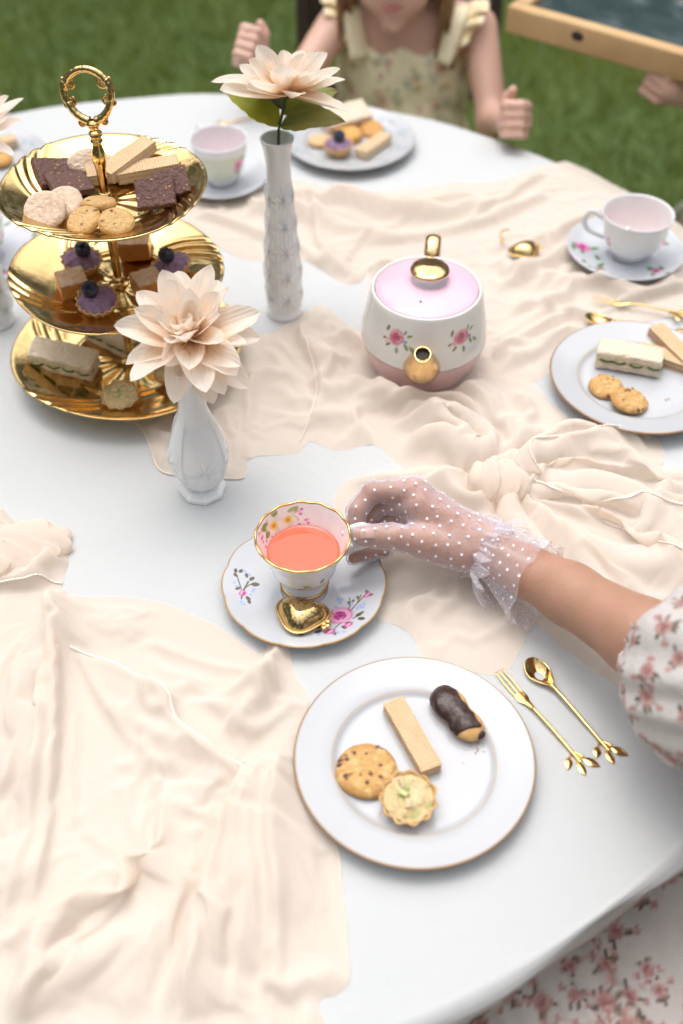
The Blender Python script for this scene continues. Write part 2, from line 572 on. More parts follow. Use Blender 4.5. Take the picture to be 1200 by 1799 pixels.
M['child_dress'] = mat('floral_dress_cotton', rough=.85, attr=True, bump=('noise', 80, .004))
M['hair'] = mat('blond_hair', (.42, .24, .11), .5, bump=('wave', 60, .004, 3, 'X'), mottle=(60, (.28, .14, .06), .7))
M['chair'] = mat('brown_metal', (.05, .032, .03), .35, coat=.2)
M['wood'] = mat('pale_wood', (.62, .41, .20), .6, mottle=(14, (.48, .29, .13), .6), bump=('wave', 18, .001, 4, 'Y'))
M['teal_glass'] = mat('teal_lid', (.035, .06, .065), .12, coat=.8, mottle=(20, (.07, .10, .10), .6))
M['lips'] = mat('lips', (.55, .20, .18), .4)
M['eye'] = mat('eye', (.05, .03, .02), .2)
M['eye_white'] = mat('eye_white', (.8, .78, .75), .3)
# ------------------------------------------------------------------ lawn
def flat_disc(name, r, z, m, n=64):
    g = Geo()
    a = np.linspace(0, 2 * PI, n, endpoint=False)
    g.add(np.stack([r * np.cos(a), r * np.sin(a), np.full(n, z)], 1), [tuple(range(n))])
    return g.build(name, m, smooth=False)

M['soil'] = mat('lawn_soil', (.07, .11, .025), .95, mottle=(1.7, (.10, .14, .035), .8), bump=('noise', 40, .02))
lawn = flat_disc('lawn', 60, 0, M['soil'])
lawn['kind'] = 'structure'

M['grass'] = mat('grass_blade', rough=.6, attr=True, trans=.45)
def grass():
    g = Geo()
    n = 70000
    x = RNG.uniform(-2.3, 2.3, n); y = RNG.uniform(1.2, 5.2, n)
    patch = fbm(np.stack([x * 4.5, y * 2.6, np.zeros(n)], 1), 3)
    h = RNG.uniform(.02, .05, n) * (1 + .25 * patch); w = RNG.uniform(.0018, .0035, n)
    a = RNG.uniform(0, 2 * PI, n); ln = RNG.uniform(.1, .9, n) * h; b = RNG.uniform(0, 2 * PI, n)
    dx, dy = np.cos(a) * w, np.sin(a) * w
    lx, ly = np.cos(b) * ln, np.sin(b) * ln
    z0 = np.zeros(n)
    V = np.stack([np.stack([x - dx, y - dy, z0], 1), np.stack([x + dx, y + dy, z0], 1),
                  np.stack([x + dx * .8 + lx * .35, y + dy * .8 + ly * .35, h * .6], 1), np.stack([x - dx * .8 + lx * .35, y - dy * .8 + ly * .35, h * .6], 1),
                  np.stack([x + lx, y + ly, h], 1)], 1).reshape(-1, 3)
    k = np.arange(n) * 5
    f = [(i, i + 1, i + 2, i + 3) for i in k] + [(i + 3, i + 2, i + 4) for i in k]
    t = np.clip(.45 + .55 * patch + RNG.normal(0, .22, n), 0, 1)[:, None]
    c = np.array([.125, .185, .030]) * (1 - t) + np.array([.30, .35, .075]) * t
    dry = RNG.random(n) < .04
    c[dry] = (.26, .25, .10)
    g.add(V, f, np.repeat(c, 5, 0))
    o = g.build('lawn_grass', M['grass'], color=True)
    o['kind'] = 'stuff'; o['label'] = 'short green lawn grass behind the table'; o['category'] = 'grass'
grass()

# trees round the garden: they shade the low sky and show in the gilt
M['tree_leaf'] = mat('tree_leaf', rough=.5, attr=True, trans=.3)
def woods():
    g = Geo()
    n = 34000
    a = RNG.uniform(0, 2 * PI, n)
    r = 9 + RNG.normal(0, 1.0, n)
    top = 7.6 + 2.2 * vnoise(np.stack([np.cos(a) * 4, np.sin(a) * 4, a * 0], 1), 9)
    z = top * RNG.uniform(0, 1, n) ** .8
    s = RNG.uniform(.10, .26, n)
    u = RNG.normal(size=(n, 3)); u /= np.linalg.norm(u, axis=1)[:, None]
    v = np.cross(u, RNG.normal(size=(n, 3))); v /= np.linalg.norm(v, axis=1)[:, None]
    c = np.stack([r * np.cos(a), 1 + r * np.sin(a), z], 1)
    V = np.stack([c - u * s[:, None], c + v * s[:, None] * .6, c + u * s[:, None], c - v * s[:, None] * .6], 1).reshape(-1, 3)
    k = np.arange(n) * 4
    t = RNG.random(n)[:, None]
    col = np.array([.035, .07, .018]) * (1 - t) + np.array([.10, .15, .04]) * t
    g.add(V, [(i, i + 1, i + 2, i + 3) for i in k], np.repeat(col, 4, 0))
    # unseen boughs added overhead, behind the camera, for dark reflections in the gilt
    n = 4500
    c = np.stack([RNG.uniform(-6, 6, n), RNG.uniform(-7, 1.0, n), RNG.uniform(3.6, 5.2, n)], 1)
    c = c[vnoise(c * np.array([.8, .8, .3]), 12) > .02]; n = len(c)
    u = RNG.normal(size=(n, 3)); u /= np.linalg.norm(u, axis=1)[:, None]
    v = np.cross(u, RNG.normal(size=(n, 3))); v /= np.linalg.norm(v, axis=1)[:, None]
    s = RNG.uniform(.07, .16, n)
    V = np.stack([c - u * s[:, None], c + v * s[:, None] * .6, c + u * s[:, None], c - v * s[:, None] * .6], 1).reshape(-1, 3)
    k = np.arange(n) * 4
    t = RNG.random(n)[:, None]
    col = np.array([.035, .07, .018]) * (1 - t) + np.array([.10, .15, .04]) * t
    g.add(V, [(i, i + 1, i + 2, i + 3) for i in k], np.repeat(col, 4, 0))
    o = g.build('trees_and_added_boughs', M['tree_leaf'], smooth=False, color=True)
    o['kind'] = 'stuff'; o['label'] = 'leafy mass of trees round the garden, with added boughs overhead'; o['category'] = 'trees'
woods()

# ------------------------------------------------------------------ table and white cloth
TC = np.array([-0.217, 0.988]); TR = 0.762
tb = thing('round_table', 'round party table hidden under the white cloth', 'table', (TC[0], TC[1], 0))
M['table_top'] = mat('grey_plastic', (.5, .5, .5), .5)
lathe([(0, T - .004), (TR - .02, T - .004), (TR - .006, T - .012), (TR - .006, T - .035), (TR - .02, T - .04), (0, T - .04)], 96).build('tabletop', M['table_top'], tb)
for k in range(4):
    a = PI / 4 + k * PI / 2
    tube([(.36 * math.cos(a), .36 * math.sin(a), T - .04), (.46 * math.cos(a), .46 * math.sin(a), 0)], .014, 12).build('leg', M['chair'], tb)

def cloth_z(x, y):
    P = np.stack([x * 7, y * 7, np.zeros_like(x)], -1).reshape(-1, 3)
    return (-.0007 + .0004 * fbm(P, 5, 3)).reshape(np.shape(x))

def table_cloth():
    nt = 540
    rs = np.concatenate([np.linspace(.002, TR - .10, 60), np.linspace(TR - .097, TR - .012, 26)])
    ang = np.linspace(0, 2 * PI, nt, endpoint=False)
    R, A = np.meshgrid(rs, ang, indexing='ij')
    X, Y = R * np.cos(A), R * np.sin(A)
    Z = cloth_z(X, Y)
    rows = [np.stack([X, Y, Z], -1)]
    # the fall: rounded fold, then hanging pleats
    pl = .6 * np.sin(A[0] * 9 + 1.8 * np.sin(A[0] * 4)) + .3 * np.sin(A[0] * 23 + 2) + .4 * vnoise(np.stack([np.cos(A[0]) * 6, np.sin(A[0]) * 6, A[0] * 0], 1), 4)
    dropmax = .040 + .011 * np.sin(A[0] * 3 + .6)
    for s in np.linspace(.04, 1, 26):
        d = s * dropmax
        e = .016
        if s * .048 < e * 1.5:
            q = np.minimum(d / (e * 1.5), 1) * PI / 2
            rr = TR - .012 + e * np.sin(q); zz = -e * (1 - np.cos(q))
        else:
            rr = TR - .012 + e; zz = -(d - e * .5)
        k = sstep(.05, 1, s)
        rad = rr + k * (.004 + .016 * pl) + .004 * sstep(0, .3, s) * pl
        rows.append(np.stack([rad * np.cos(A[0]), rad * np.sin(A[0]), zz + 0 * A[0] - .007 * pl * k], -1)[None])
    V = np.concatenate(rows, 0)
    g = Geo()
    g.add(V.reshape(-1, 3), grid_faces(V.shape[0], nt, True))
    o = g.build('tablecloth', M['tablecloth'], loc=(TC[0], TC[1], T))
    tag(o, 'plain white tablecloth draped over the round table', 'tablecloth')
    s_ = o.modifiers.new('thickness', 'SOLIDIFY'); s_.thickness = .0012; s_.offset = -1
table_cloth()

# ------------------------------------------------------------------ chiffon runners
def pdist(X, Y, pts):
    """distance (left of the travel direction positive), and place along the line 0..1"""
    A = pts[:-1]; B = pts[1:]
    seg = np.linalg.norm(B - A, axis=1); cum = np.concatenate([[0], np.cumsum(seg)]); tot = cum[-1]
    best = np.full(X.shape, 1e9); sd = np.zeros(X.shape); tt = np.zeros(X.shape)
    for i in range(len(A)):
        D = B[i] - A[i]; L = seg[i]
        if L < 1e-9: continue
        ux, uy = X - A[i, 0], Y - A[i, 1]
        t = np.clip((ux * D[0] + uy * D[1]) / (L * L), 0, 1)
        dx, dy = ux - t * D[0], uy - t * D[1]
        d = np.hypot(dx, dy)
        m = d < best
        best = np.where(m, d, best)
        cr = D[0] * uy - D[1] * ux
        sd = np.where(m, np.sign(cr) * d, sd)
        tt = np.where(m, (cum[i] + t * L) / tot, tt)
    return sd, best, tt

def inside(X, Y, P):
    r = np.zeros(X.shape, bool)
    j = len(P) - 1
    for i in range(len(P)):
        xi, yi = P[i]; xj, yj = P[j]
        c = ((yi > Y) != (yj > Y)) & (X < (xj - xi) * (Y - yi) / (yj - yi + 1e-15) + xi)
        r ^= c
        j = i
    return r

PRESS = []       # (x, y, radius) footprints of things standing on the cloth

def drape(outline, creases, base=.003, step=.0028, edge=.010, wr=None, seed=0, soft_outline=True, press=True, slack=.035, hs=1.3):
    P = at2(outline, .004)
    P = closed_spline(P, len(P) * 8) if soft_outline else P
    lo, hi = P.min(0) - step, P.max(0) + step
    nx, ny = [int(math.ceil((hi[i] - lo[i]) / step)) + 1 for i in (0, 1)]
    X, Y = np.meshgrid(lo[0] + step * np.arange(nx), lo[1] + step * np.arange(ny), indexing='ij')
    ins = inside(X, Y, P)
    cell = ins[:-1, :-1] & ins[1:, :-1] & ins[1:, 1:] & ins[:-1, 1:]
    used = np.zeros(X.shape, bool)
    for a in (0, 1):
        for b in (0, 1):
            used[a:nx - 1 + a, b:ny - 1 + b] |= cell
    full = np.zeros(X.shape, int)
    for a in (0, 1):
        for b in (0, 1):
            full[a:nx - 1 + a, b:ny - 1 + b] += cell
    border = used & (full < 4)
    ui, uj = np.nonzero(used)
    x, y = X[used].copy(), Y[used].copy()
    Pc = np.vstack([P, P[:1]])
    _, bd, _ = pdist(x, y, Pc)
    # border points move onto the outline
    bm = border[used]
    bx, by = x[bm], y[bm]
    best = np.full(bx.shape, 1e9); qx = bx.copy(); qy = by.copy()
    for i in range(len(P)):
        A = Pc[i]; D = Pc[i + 1] - A; L2 = D @ D
        if L2 < 1e-14: continue
        t = np.clip(((bx - A[0]) * D[0] + (by - A[1]) * D[1]) / L2, 0, 1)
        cx, cy = A[0] + t * D[0], A[1] + t * D[1]
        d = np.hypot(bx - cx, by - cy); m = d < best
        best = np.where(m, d, best); qx = np.where(m, cx, qx); qy = np.where(m, cy, qy)
    x[bm], y[bm] = qx, qy
    bd[bm] = 0
    z = np.zeros_like(x); sx = np.zeros_like(x); sy = np.zeros_like(x)
    Q = np.stack([x, y, np.full_like(x, seed * 3.1)], 1)
    wx = x + .012 * vnoise(Q * 14, seed); wy = y + .012 * vnoise(Q * 14 + 50, seed + 1)
    for pts, kind, h, w, L in creases:
        h = h * hs
        c = at2(pts, .006)
        c = spline(c, max(12, len(c) * 6))
        sd, d, t = pdist(wx * .35 + x * .65, wy * .35 + y * .65, c)
        tp = sstep(0, .16, t) * sstep(0, .22, 1 - t)
        if kind == 'ridge':
            z += h * np.exp(-(d / w) ** 2) * tp
        elif kind == 'open':                    # ridge that keeps its height at the start
            z += h * np.exp(-(d / (w * (.45 + .9 * t))) ** 2) * (1 - sstep(.45, 1, t))
        elif kind == 'step':
            z += h * sstep(-w, w, sd) * np.exp(-np.maximum(sd, 0) / L) * tp
            # the lip leans out over what lies below it
            i_ = np.argmin((x[:, None] - c[None, ::2, 0]) ** 2 + (y[:, None] - c[None, ::2, 1]) ** 2, 1) * 2
            tg = np.gradient(c, axis=0); tg /= np.linalg.norm(tg, axis=1)[:, None]
            o_ = .55 * h * sstep(-w, w, sd) * np.exp(-np.maximum(sd, 0) / (L * .35)) * tp
            sx += tg[i_, 1] * o_; sy -= tg[i_, 0] * o_
        elif kind == 'valley':
            z -= h * np.exp(-(d / w) ** 2) * tp
    if wr:                                       # loose wrinkles running along a direction: (angle, amplitude, scale along, scale across)
        for ang, am, sa, sc in wr:
            ca, sa_ = math.cos(ang), math.sin(ang)
            u = (wx * ca + wy * sa_) / sa; v = (-wx * sa_ + wy * ca) / sc
            nz = fbm(np.stack([u, v, np.full_like(u, seed + 1.7)], 1), seed + 11, 3)
            z += am * (1 - np.minimum(np.abs(nz) * 1.6, 1)) ** 2 + am * .5 * np.maximum(nz, 0)
    z = np.maximum(z, 0)
    # soft rounding of the edge
    lift = 1 - np.exp(-(bd / edge) ** 1.2)
    z = .0010 + (base - .001) * sstep(0, .014, bd) + z * (.04 + .96 * lift)
    if press:
        for px_, py_, pr, ph in PRESS:
            d = np.hypot(x - px_, y - py_)
            k = sstep(pr * .96, pr * 1.25 + .012, d)
            z = np.where(z > ph, ph + (z - ph) * k, z)
    idx = -np.ones(X.shape, int); idx[used] = np.arange(len(x))
    ci, cj = np.nonzero(cell)
    f = np.stack([idx[ci, cj], idx[ci + 1, cj], idx[ci + 1, cj + 1], idx[ci, cj + 1]], 1)
    x0, y0 = x.copy(), y.copy()
    lim = sstep(0, .012, bd)
    V = np.stack([x + sx * lim, y + sy * lim, z], 1)
    V = relax(V, np.stack([x, y, z], 1), idx, used, slack, .0009 + base * .6 * sstep(0, .014, bd), seed)
    x, y, z = V[:, 0].copy(), V[:, 1].copy(), V[:, 2].copy()
    # over the table edge it hangs down
    d = np.hypot(x - TC[0], y - TC[1])
    over = d > TR
    if over.any():
        e = d - TR
        u = np.stack([(x - TC[0]) / d, (y - TC[1]) / d], 1)
        rr = TR + .012 * np.minimum(e / .018, 1) + .012
        V[over, 0] = TC[0] + u[over, 0] * rr[over]; V[over, 1] = TC[1] + u[over, 1] * rr[over]
        V[over, 2] = z[over] - np.maximum(e[over] - .012, e[over] ** 2 / .03 * .3)
    V[:, 2] += T
    def points(pts):
        c = at2(pts, .008); c = spline(c, max(40, len(c) * 14))
        out = []
        for a, b in c:
            q = (x0 - a) ** 2 + (y0 - b) ** 2
            k = np.argpartition(q, 9)[:9]; w = 1 / (q[k] + 4e-6) ** 1.5
            out.append((V[k] * w[:, None]).sum(0) / w.sum() + np.array([0, 0, .0008]))
        out = np.array(out)
        for _ in range(5): out[1:-1] = (out[:-2] + 2 * out[1:-1] + out[2:]) / 4
        return out
    return V, f.tolist(), points

def relax(V, V0, idx, used, slack, floor, seed, steps=28, iters=7):
    """let the laid cloth settle: threads keep their length, it bends easily, and the table holds it up"""
    nx, ny = idx.shape
    P = np.zeros((nx, ny, 3)); P[used] = V
    R0 = np.zeros((nx, ny, 3)); R0[used] = V0
    rg = np.random.default_rng(seed)
    P[..., 2] += rg.uniform(0, .0012, (nx, ny)) * used
    prev = P.copy()
    def batch(di, dj, stiff, sl_):
        A = used[:nx - di, max(0, -dj):ny - max(0, dj)] & used[di:, max(0, dj):ny + min(0, dj)]
        i, j = np.nonzero(A); j = j + max(0, -dj)
        L = np.linalg.norm(R0[i, j] - R0[i + di, j + dj], axis=1) * (1 + sl_)
        out = []
        per = 2 if max(di, abs(dj)) == 1 else 4
        key = (i if di else j)
        for par in range(2 if max(di, abs(dj)) == 1 else 2):
            k = ((key // max(di, abs(dj))) % 2) == par
            out.append((i[k] * ny + j[k], (i[k] + di) * ny + j[k] + dj, L[k], stiff))
        return out
    cons = batch(1, 0, .5, slack) + batch(0, 1, .5, slack) + batch(1, 1, .08, slack) + batch(1, -1, .08, slack) + batch(2, 0, .05, slack) + batch(0, 2, .05, slack)
    Q = P.reshape(-1, 3); U = used.ravel()
    fl = np.zeros(nx * ny); fl[U] = floor; floor = fl
    hold = []
    xx, yy = R0[..., 0].ravel(), R0[..., 1].ravel()
    for px_, py_, pr, ph in PRESS:
        h = np.nonzero(U & (np.hypot(xx - px_, yy - py_) < pr))[0]
        if len(h): hold.append((h, ph + .001))
    for st in range(steps):
        vel = (Q - prev.reshape(-1, 3)) * .86
        prev = Q.copy().reshape(nx, ny, 3)
        Q += vel
        Q[:, 2] -= .00008
        for it in range(iters):
            for a, b, L, k in cons:
                d = Q[b] - Q[a]
                n = np.sqrt((d * d).sum(1)) + 1e-9
                c = d * ((k * (n - L) / n)[:, None])
                Q[a] += c; Q[b] -= c
            lo = Q[:, 2] < floor
            Q[lo, 2] = floor[lo]
        for h, ph in hold: Q[h, 2] = np.minimum(Q[h, 2], ph)
        pf_ = prev.reshape(-1, 3)
        Q[lo, :2] = pf_[lo, :2] + (Q[lo, :2] - pf_[lo, :2]) * .15
        Q[~lo, :2] = pf_[~lo, :2] + (Q[~lo, :2] - pf_[~lo, :2]) * .75
        Q[:, 2] = np.minimum(Q[:, 2], .05)
    return Q.reshape(nx, ny, 3)[used]

def hem(points, parent, name='hem', r=.0011):
    """a stitched rolled edge: a thin cord with small beads of thread"""
    P = points
    L = np.concatenate([[0], np.cumsum(np.linalg.norm(np.diff(P, axis=0), axis=1))])
    n = int(L[-1] / .0022)
    s = np.linspace(0, L[-1], n)
    Q = np.stack([np.interp(s, L, P[:, i]) for i in range(3)], 1)
    Q[1:-1] = (Q[:-2] + 2 * Q[1:-1] + Q[2:]) / 4
    Q[:, 2] += r * .7
    rad = r * (1 + .45 * np.cos(np.arange(n) * PI))
    return tube(Q, rad, 7).build(name, M['hem'], parent)
def soft(o):
    m = o.modifiers.new('smooth', 'SUBSURF'); m.levels = 1; m.render_levels = 1; return o
PRESS += [(0.0976, 1.048, .060, .006), (0.378, 1.262, .055, .006), (-.252, 1.037, .075, .003), (-.149, .829, .028, .001),
          (.0122, 1.570, .07, .003), (-.037, .69, .055, .002), (.347, .998, .07, .003), (.248, 1.281, .02, .006), (.3229, 1.1686, .02, .006)]

# --- front runner, bunched along the left of the table
ra = thing('chiffon_runner', 'sheer peach runner bunched in loose folds at the bottom left of the table', 'table runner', (0, 0, 0), group='peach chiffon runners')
A_out = [(-120, 850), (-40, 868), (0, 890), (34, 922), (62, 931), (88, 930), (112, 952), (116, 985), (108, 1030), (128, 1045), (200, 1046), (252, 1050), (300, 1062),
         (380, 1098), (440, 1138), (462, 1146), (474, 1124), (490, 1114), (506, 1134), (514, 1176), (534, 1208), (541, 1226), (530, 1262), (520, 1310),
         (560, 1420), (594, 1490), (604, 1580), (612, 1680), (611, 1722), (594, 1742), (566, 1752), (560, 1775), (590, 1830), (610, 1900), (300, 1980), (-120, 1990), (-200, 1400)]
A_cr = [
    # the knotted bunch at the top left
    ([(-40, 890), (20, 925), (70, 950), (108, 985), (104, 1022)], 'ridge', .020, .016, 0),
    ([(-60, 960), (0, 985), (60, 1000), (108, 1002)], 'ridge', .016, .016, 0),
    ([(58, 930), (52, 948), (70, 966), (92, 962)], 'valley', .010, .006, 0),
    ([(-40, 1030), (40, 1026), (112, 1018)], 'step', .010, .003, .03),
    ([(-20, 940), (40, 955), (70, 985)], 'valley', .006, .006, 0),
    # folds falling from it
    ([(104, 1022), (80, 1090), (58, 1160), (30, 1225), (-10, 1300)], 'step', .016, .003, .035),
    ([(104, 1028), (98, 1120), (80, 1220), (52, 1330), (30, 1460)], 'ridge', .013, .016, 0),
    ([(108, 1026), (122, 1090), (140, 1160), (180, 1240), (235, 1310)], 'step', .010, .004, .045),
    ([(104, 1024), (112, 1080), (126, 1140)], 'ridge', .012, .008, 0),
    ([(60, 1160), (36, 1260), (14, 1400), (10, 1500)], 'valley', .010, .006, 0),
    # flap with the stitched hem
    ([(446, 1372), (424, 1342), (372, 1322), (318, 1288), (302, 1240), (262, 1200), (205, 1168), (128, 1142)], 'step', .012, .0028, .05),
    ([(250, 1052), (225, 1090), (180, 1120)], 'ridge', .004, .02, 0),
    ([(490, 1112), (484, 1150), (470, 1200), (440, 1250), (400, 1300)], 'ridge', .017, .016, 0),
    ([(514, 1180), (470, 1196), (420, 1215), (350, 1262)], 'ridge', .012, .014, 0),
    ([(535, 1214), (500, 1250), (450, 1280), (390, 1300)], 'ridge', .010, .014, 0),
    ([(462, 1150), (440, 1180), (400, 1200), (345, 1215)], 'valley', .006, .010, 0),
    ([(160, 1060), (240, 1110), (320, 1180), (380, 1230)], 'ridge', .005, .02, 0),
    # the twisted folds under the flap
    ([(250, 1190), (246, 1232), (268, 1264), (300, 1276)], 'step', .012, .003, .02),
    ([(262, 1195), (290, 1235), (296, 1270), (330, 1310), (395, 1338)], 'ridge', .012, .010, 0),
    ([(240, 1260), (280, 1310), (340, 1334), (420, 1350)], 'ridge', .009, .008, 0),
    ([(222, 1340), (280, 1350), (340, 1372), (400, 1376), (446, 1356)], 'ridge', .010, .010, 0),
    ([(214, 1352), (232, 1330), (262, 1305)], 'ridge', .006, .010, 0),
    ([(440, 1386), (400, 1392), (345, 1386), (290, 1378), (250, 1364)], 'step', .008, .003, .02),
    # long swoops
    ([(310, 1372), (282, 1400), (276, 1462), (240, 1530), (150, 1586), (60, 1632), (-30, 1660)], 'step', .017, .003, .05),
    ([(216, 1350), (226, 1420), (236, 1480), (200, 1540)], 'ridge', .008, .012, 0),
    ([(200, 1440), (120, 1490), (20, 1530), (-60, 1560)], 'ridge', .009, .03, 0),
    ([(276, 1470), (220, 1560), (140, 1670), (60, 1760), (0, 1850)], 'ridge', .013, .014, 0),
    ([(130, 1590), (90, 1690), (20, 1800)], 'ridge', .010, .014, 0),
    ([(20, 1830), (90, 1740), (160, 1640), (230, 1540)], 'step', .010, .003, .03),
    ([(512, 1312), (452, 1352), (420, 1430), (392, 1520), (350, 1630), (300, 1740), (262, 1830)], 'step', .016, .003, .045),
    ([(470, 1330), (440, 1400), (410, 1500), (370, 1600), (330, 1700)], 'ridge', .010, .010, 0),
    ([(505, 1290), (508, 1350), (506, 1450), (500, 1560), (492, 1680), (490, 1830)], 'step', .009, .0025, .05),
    ([(345, 1440), (350, 1500), (340, 1580)], 'ridge', .006, .014, 0),
    ([(280, 1500), (276, 1600), (250, 1720), (225, 1820)], 'ridge', .007, .02, 0),
    ([(400, 1580), (372, 1690), (352, 1800)], 'ridge', .006, .02, 0),
    ([(610, 1715), (560, 1730), (512, 1742), (488, 1765)], 'ridge', .010, .012, 0),
    ([(560, 1756), (536, 1775), (520, 1830)], 'step', .012, .003, .02),
    ([(60, 1330), (130, 1370), (170, 1440)], 'ridge', .005, .03, 0),
]
def fan(a, b, n, h, w, seed, kind='ridge', L=.02):
    """a family of folds running between two guide lines"""
    rg = np.random.default_rng(seed); out = []
    a = spline(a, 9); b = spline(b, 9)
    for k in range(n):
        t = (k + .5 + rg.uniform(-.3, .3)) / n
        c = a * (1 - t) + b * t + np.cumsum(rg.normal(0, 2.2, (9, 2)), 0)
        i0 = int(rg.integers(0, 2)); i1 = 9 - int(rg.integers(0, 3))
        out.append((c[i0:i1].tolist(), kind, h * rg.uniform(.5, 1.15), w * rg.uniform(.75, 1.25), L))
    return out
A_cr += fan([(100, 1030), (60, 1150), (10, 1290), (-60, 1400)], [(108, 1030), (130, 1150), (130, 1400), (70, 1820)], 4, .010, .0065, 1)
A_cr += fan([(60, 1840), (110, 1400), (118, 1160), (106, 1034)], [(-60, 1420), (10, 1300), (60, 1150), (100, 1034)], 4, .013, .0020, 31, 'step', .020)
A_cr += fan([(500, 1312), (430, 1400), (380, 1540), (290, 1840)], [(514, 1300), (508, 1420), (500, 1580), (494, 1850)], 3, .010, .0065, 2)
A_cr += fan([(500, 1316), (430, 1410), (380, 1560), (290, 1840)], [(512, 1310), (506, 1430), (496, 1590), (480, 1850)], 5, .013, .0020, 32, 'step', .022)
A_cr += fan([(276, 1440), (210, 1560), (90, 1630), (-60, 1670)], [(290, 1470), (250, 1580), (140, 1720), (10, 1900)], 3, .010, .0065, 3)
A_cr += fan([(276, 1440), (210, 1560), (90, 1630), (-60, 1670)], [(290, 1470), (250, 1580), (140, 1720), (10, 1900)], 4, .013, .0020, 33, 'step', .022)
A_cr += fan([(496, 1125), (440, 1160), (330, 1130), (150, 1070)], [(520, 1195), (450, 1260), (390, 1300), (330, 1290)], 5, .007, .007, 4)
A_cr += fan([(150, 1180), (200, 1280), (250, 1340), (240, 1460)], [(250, 1210), (290, 1290), (340, 1330), (410, 1360)], 4, .007, .006, 5)
V, f, pf = drape(A_out, A_cr, base=.0022, hs=1.15, slack=.030, step=.0039, wr=[(math.radians(62), .0016, .30, .045)], seed=2)
soft(Geo().add(V, f).build('swath', M['chiffon'], ra))
hem(pf([(-20, 1029), (40, 1024), (80, 1018), (108, 1020)]), ra)
hem(pf([(130, 1145), (200, 1168), (260, 1199), (300, 1238), (316, 1284), (370, 1320), (424, 1342), (446, 1368)]), ra)
hem(pf([(592, 1486), (602, 1570), (611, 1680), (610, 1720)]), ra, r=.0007)

# --- long runner across the table, tied in a knot
rb = thing('knotted_chiffon_runner', 'sheer peach runner lying under the teapot and tied in a knot beside the gloved hand', 'table runner', (0, 0, 0), group='peach chiffon runners')
B1 = [(290, 332), (345, 340), (420, 332), (500, 312), (560, 322), (640, 332), (720, 330), (800, 318), (870, 316), (930, 296), (980, 284), (1036, 306), (1062, 322), (1120, 350), (1200, 400), (1290, 470), (1290, 570),
      (1240, 566), (1190, 553), (1140, 560), (1090, 574), (1040, 592), (1004, 612), (966, 650), (930, 668), (870, 664), (760, 650), (660, 650), (640, 560), (650, 480), (632, 492), (600, 492), (566, 470), (530, 452), (480, 452), (430, 452), (380, 426), (330, 395), (290, 380)]
B1c = [
    ([(330, 372), (400, 392), (470, 420), (540, 446), (600, 486)], 'step', .012, .004, .05),
    ([(556, 350), (552, 395), (566, 440), (600, 478), (648, 470)], 'step', .014, .004, .05),
    ([(596, 488), (620, 492), (650, 476), (700, 452)], 'ridge', .012, .010, 0),
    ([(560, 345), (640, 372), (730, 380), (830, 372), (930, 340)], 'ridge', .011, .018, 0),
    ([(600, 420), (700, 416), (800, 400), (900, 366), (990, 318)], 'ridge', .012, .016, 0),
    ([(820, 392), (870, 362), (930, 322), (970, 296)], 'step', .011, .004, .05),
    ([(680, 342), (760, 352), (850, 340)], 'ridge', .008, .014, 0),
    ([(420, 350), (500, 345), (560, 365)], 'ridge', .008, .02, 0),
    ([(480, 375), (540, 372), (560, 400)], 'ridge', .008, .012, 0),
    ([(840, 492), (900, 480), (970, 500), (1060, 505), (1150, 488), (1240, 470)], 'ridge', .012, .018, 0),
    ([(850, 455), (900, 465), (980, 450), (1050, 420)], 'ridge', .008, .018, 0),
    ([(860, 560), (930, 540), (1000, 560), (1050, 550), (1200, 508), (1290, 500)], 'step', .010, .004, .05),
    ([(850, 620), (910, 592), (960, 570), (1010, 560)], 'ridge', .012, .012, 0),
    ([(1010, 572), (960, 590), (900, 604), (858, 622)], 'step', .011, .0035, .04),
    ([(860, 650), (920, 622), (990, 590), (1050, 570)], 'ridge', .008, .010, 0),
    ([(1060, 520), (1130, 505), (1200, 480)], 'ridge', .008, .014, 0),
    ([(720, 440), (640, 455), (590, 440)], 'valley', .006, .010, 0),
]
B1c += fan([(340, 360), (480, 380), (620, 420), (720, 410)], [(520, 330), (700, 345), (850, 340), (980, 300)], 8, .010, .009, 6)
B1c += fan([(850, 640), (930, 600), (1010, 560), (1230, 480)], [(850, 430), (930, 420), (1010, 380), (1100, 350)], 9, .010, .008, 7)
V, f, pf = drape(B1, B1c, base=.0012, step=.0046, wr=[(math.radians(8), .004, .25, .04), (math.radians(25), .0012, .12, .02)], seed=5)
soft(Geo().add(V, f).build('swath', M['chiffon'], rb))

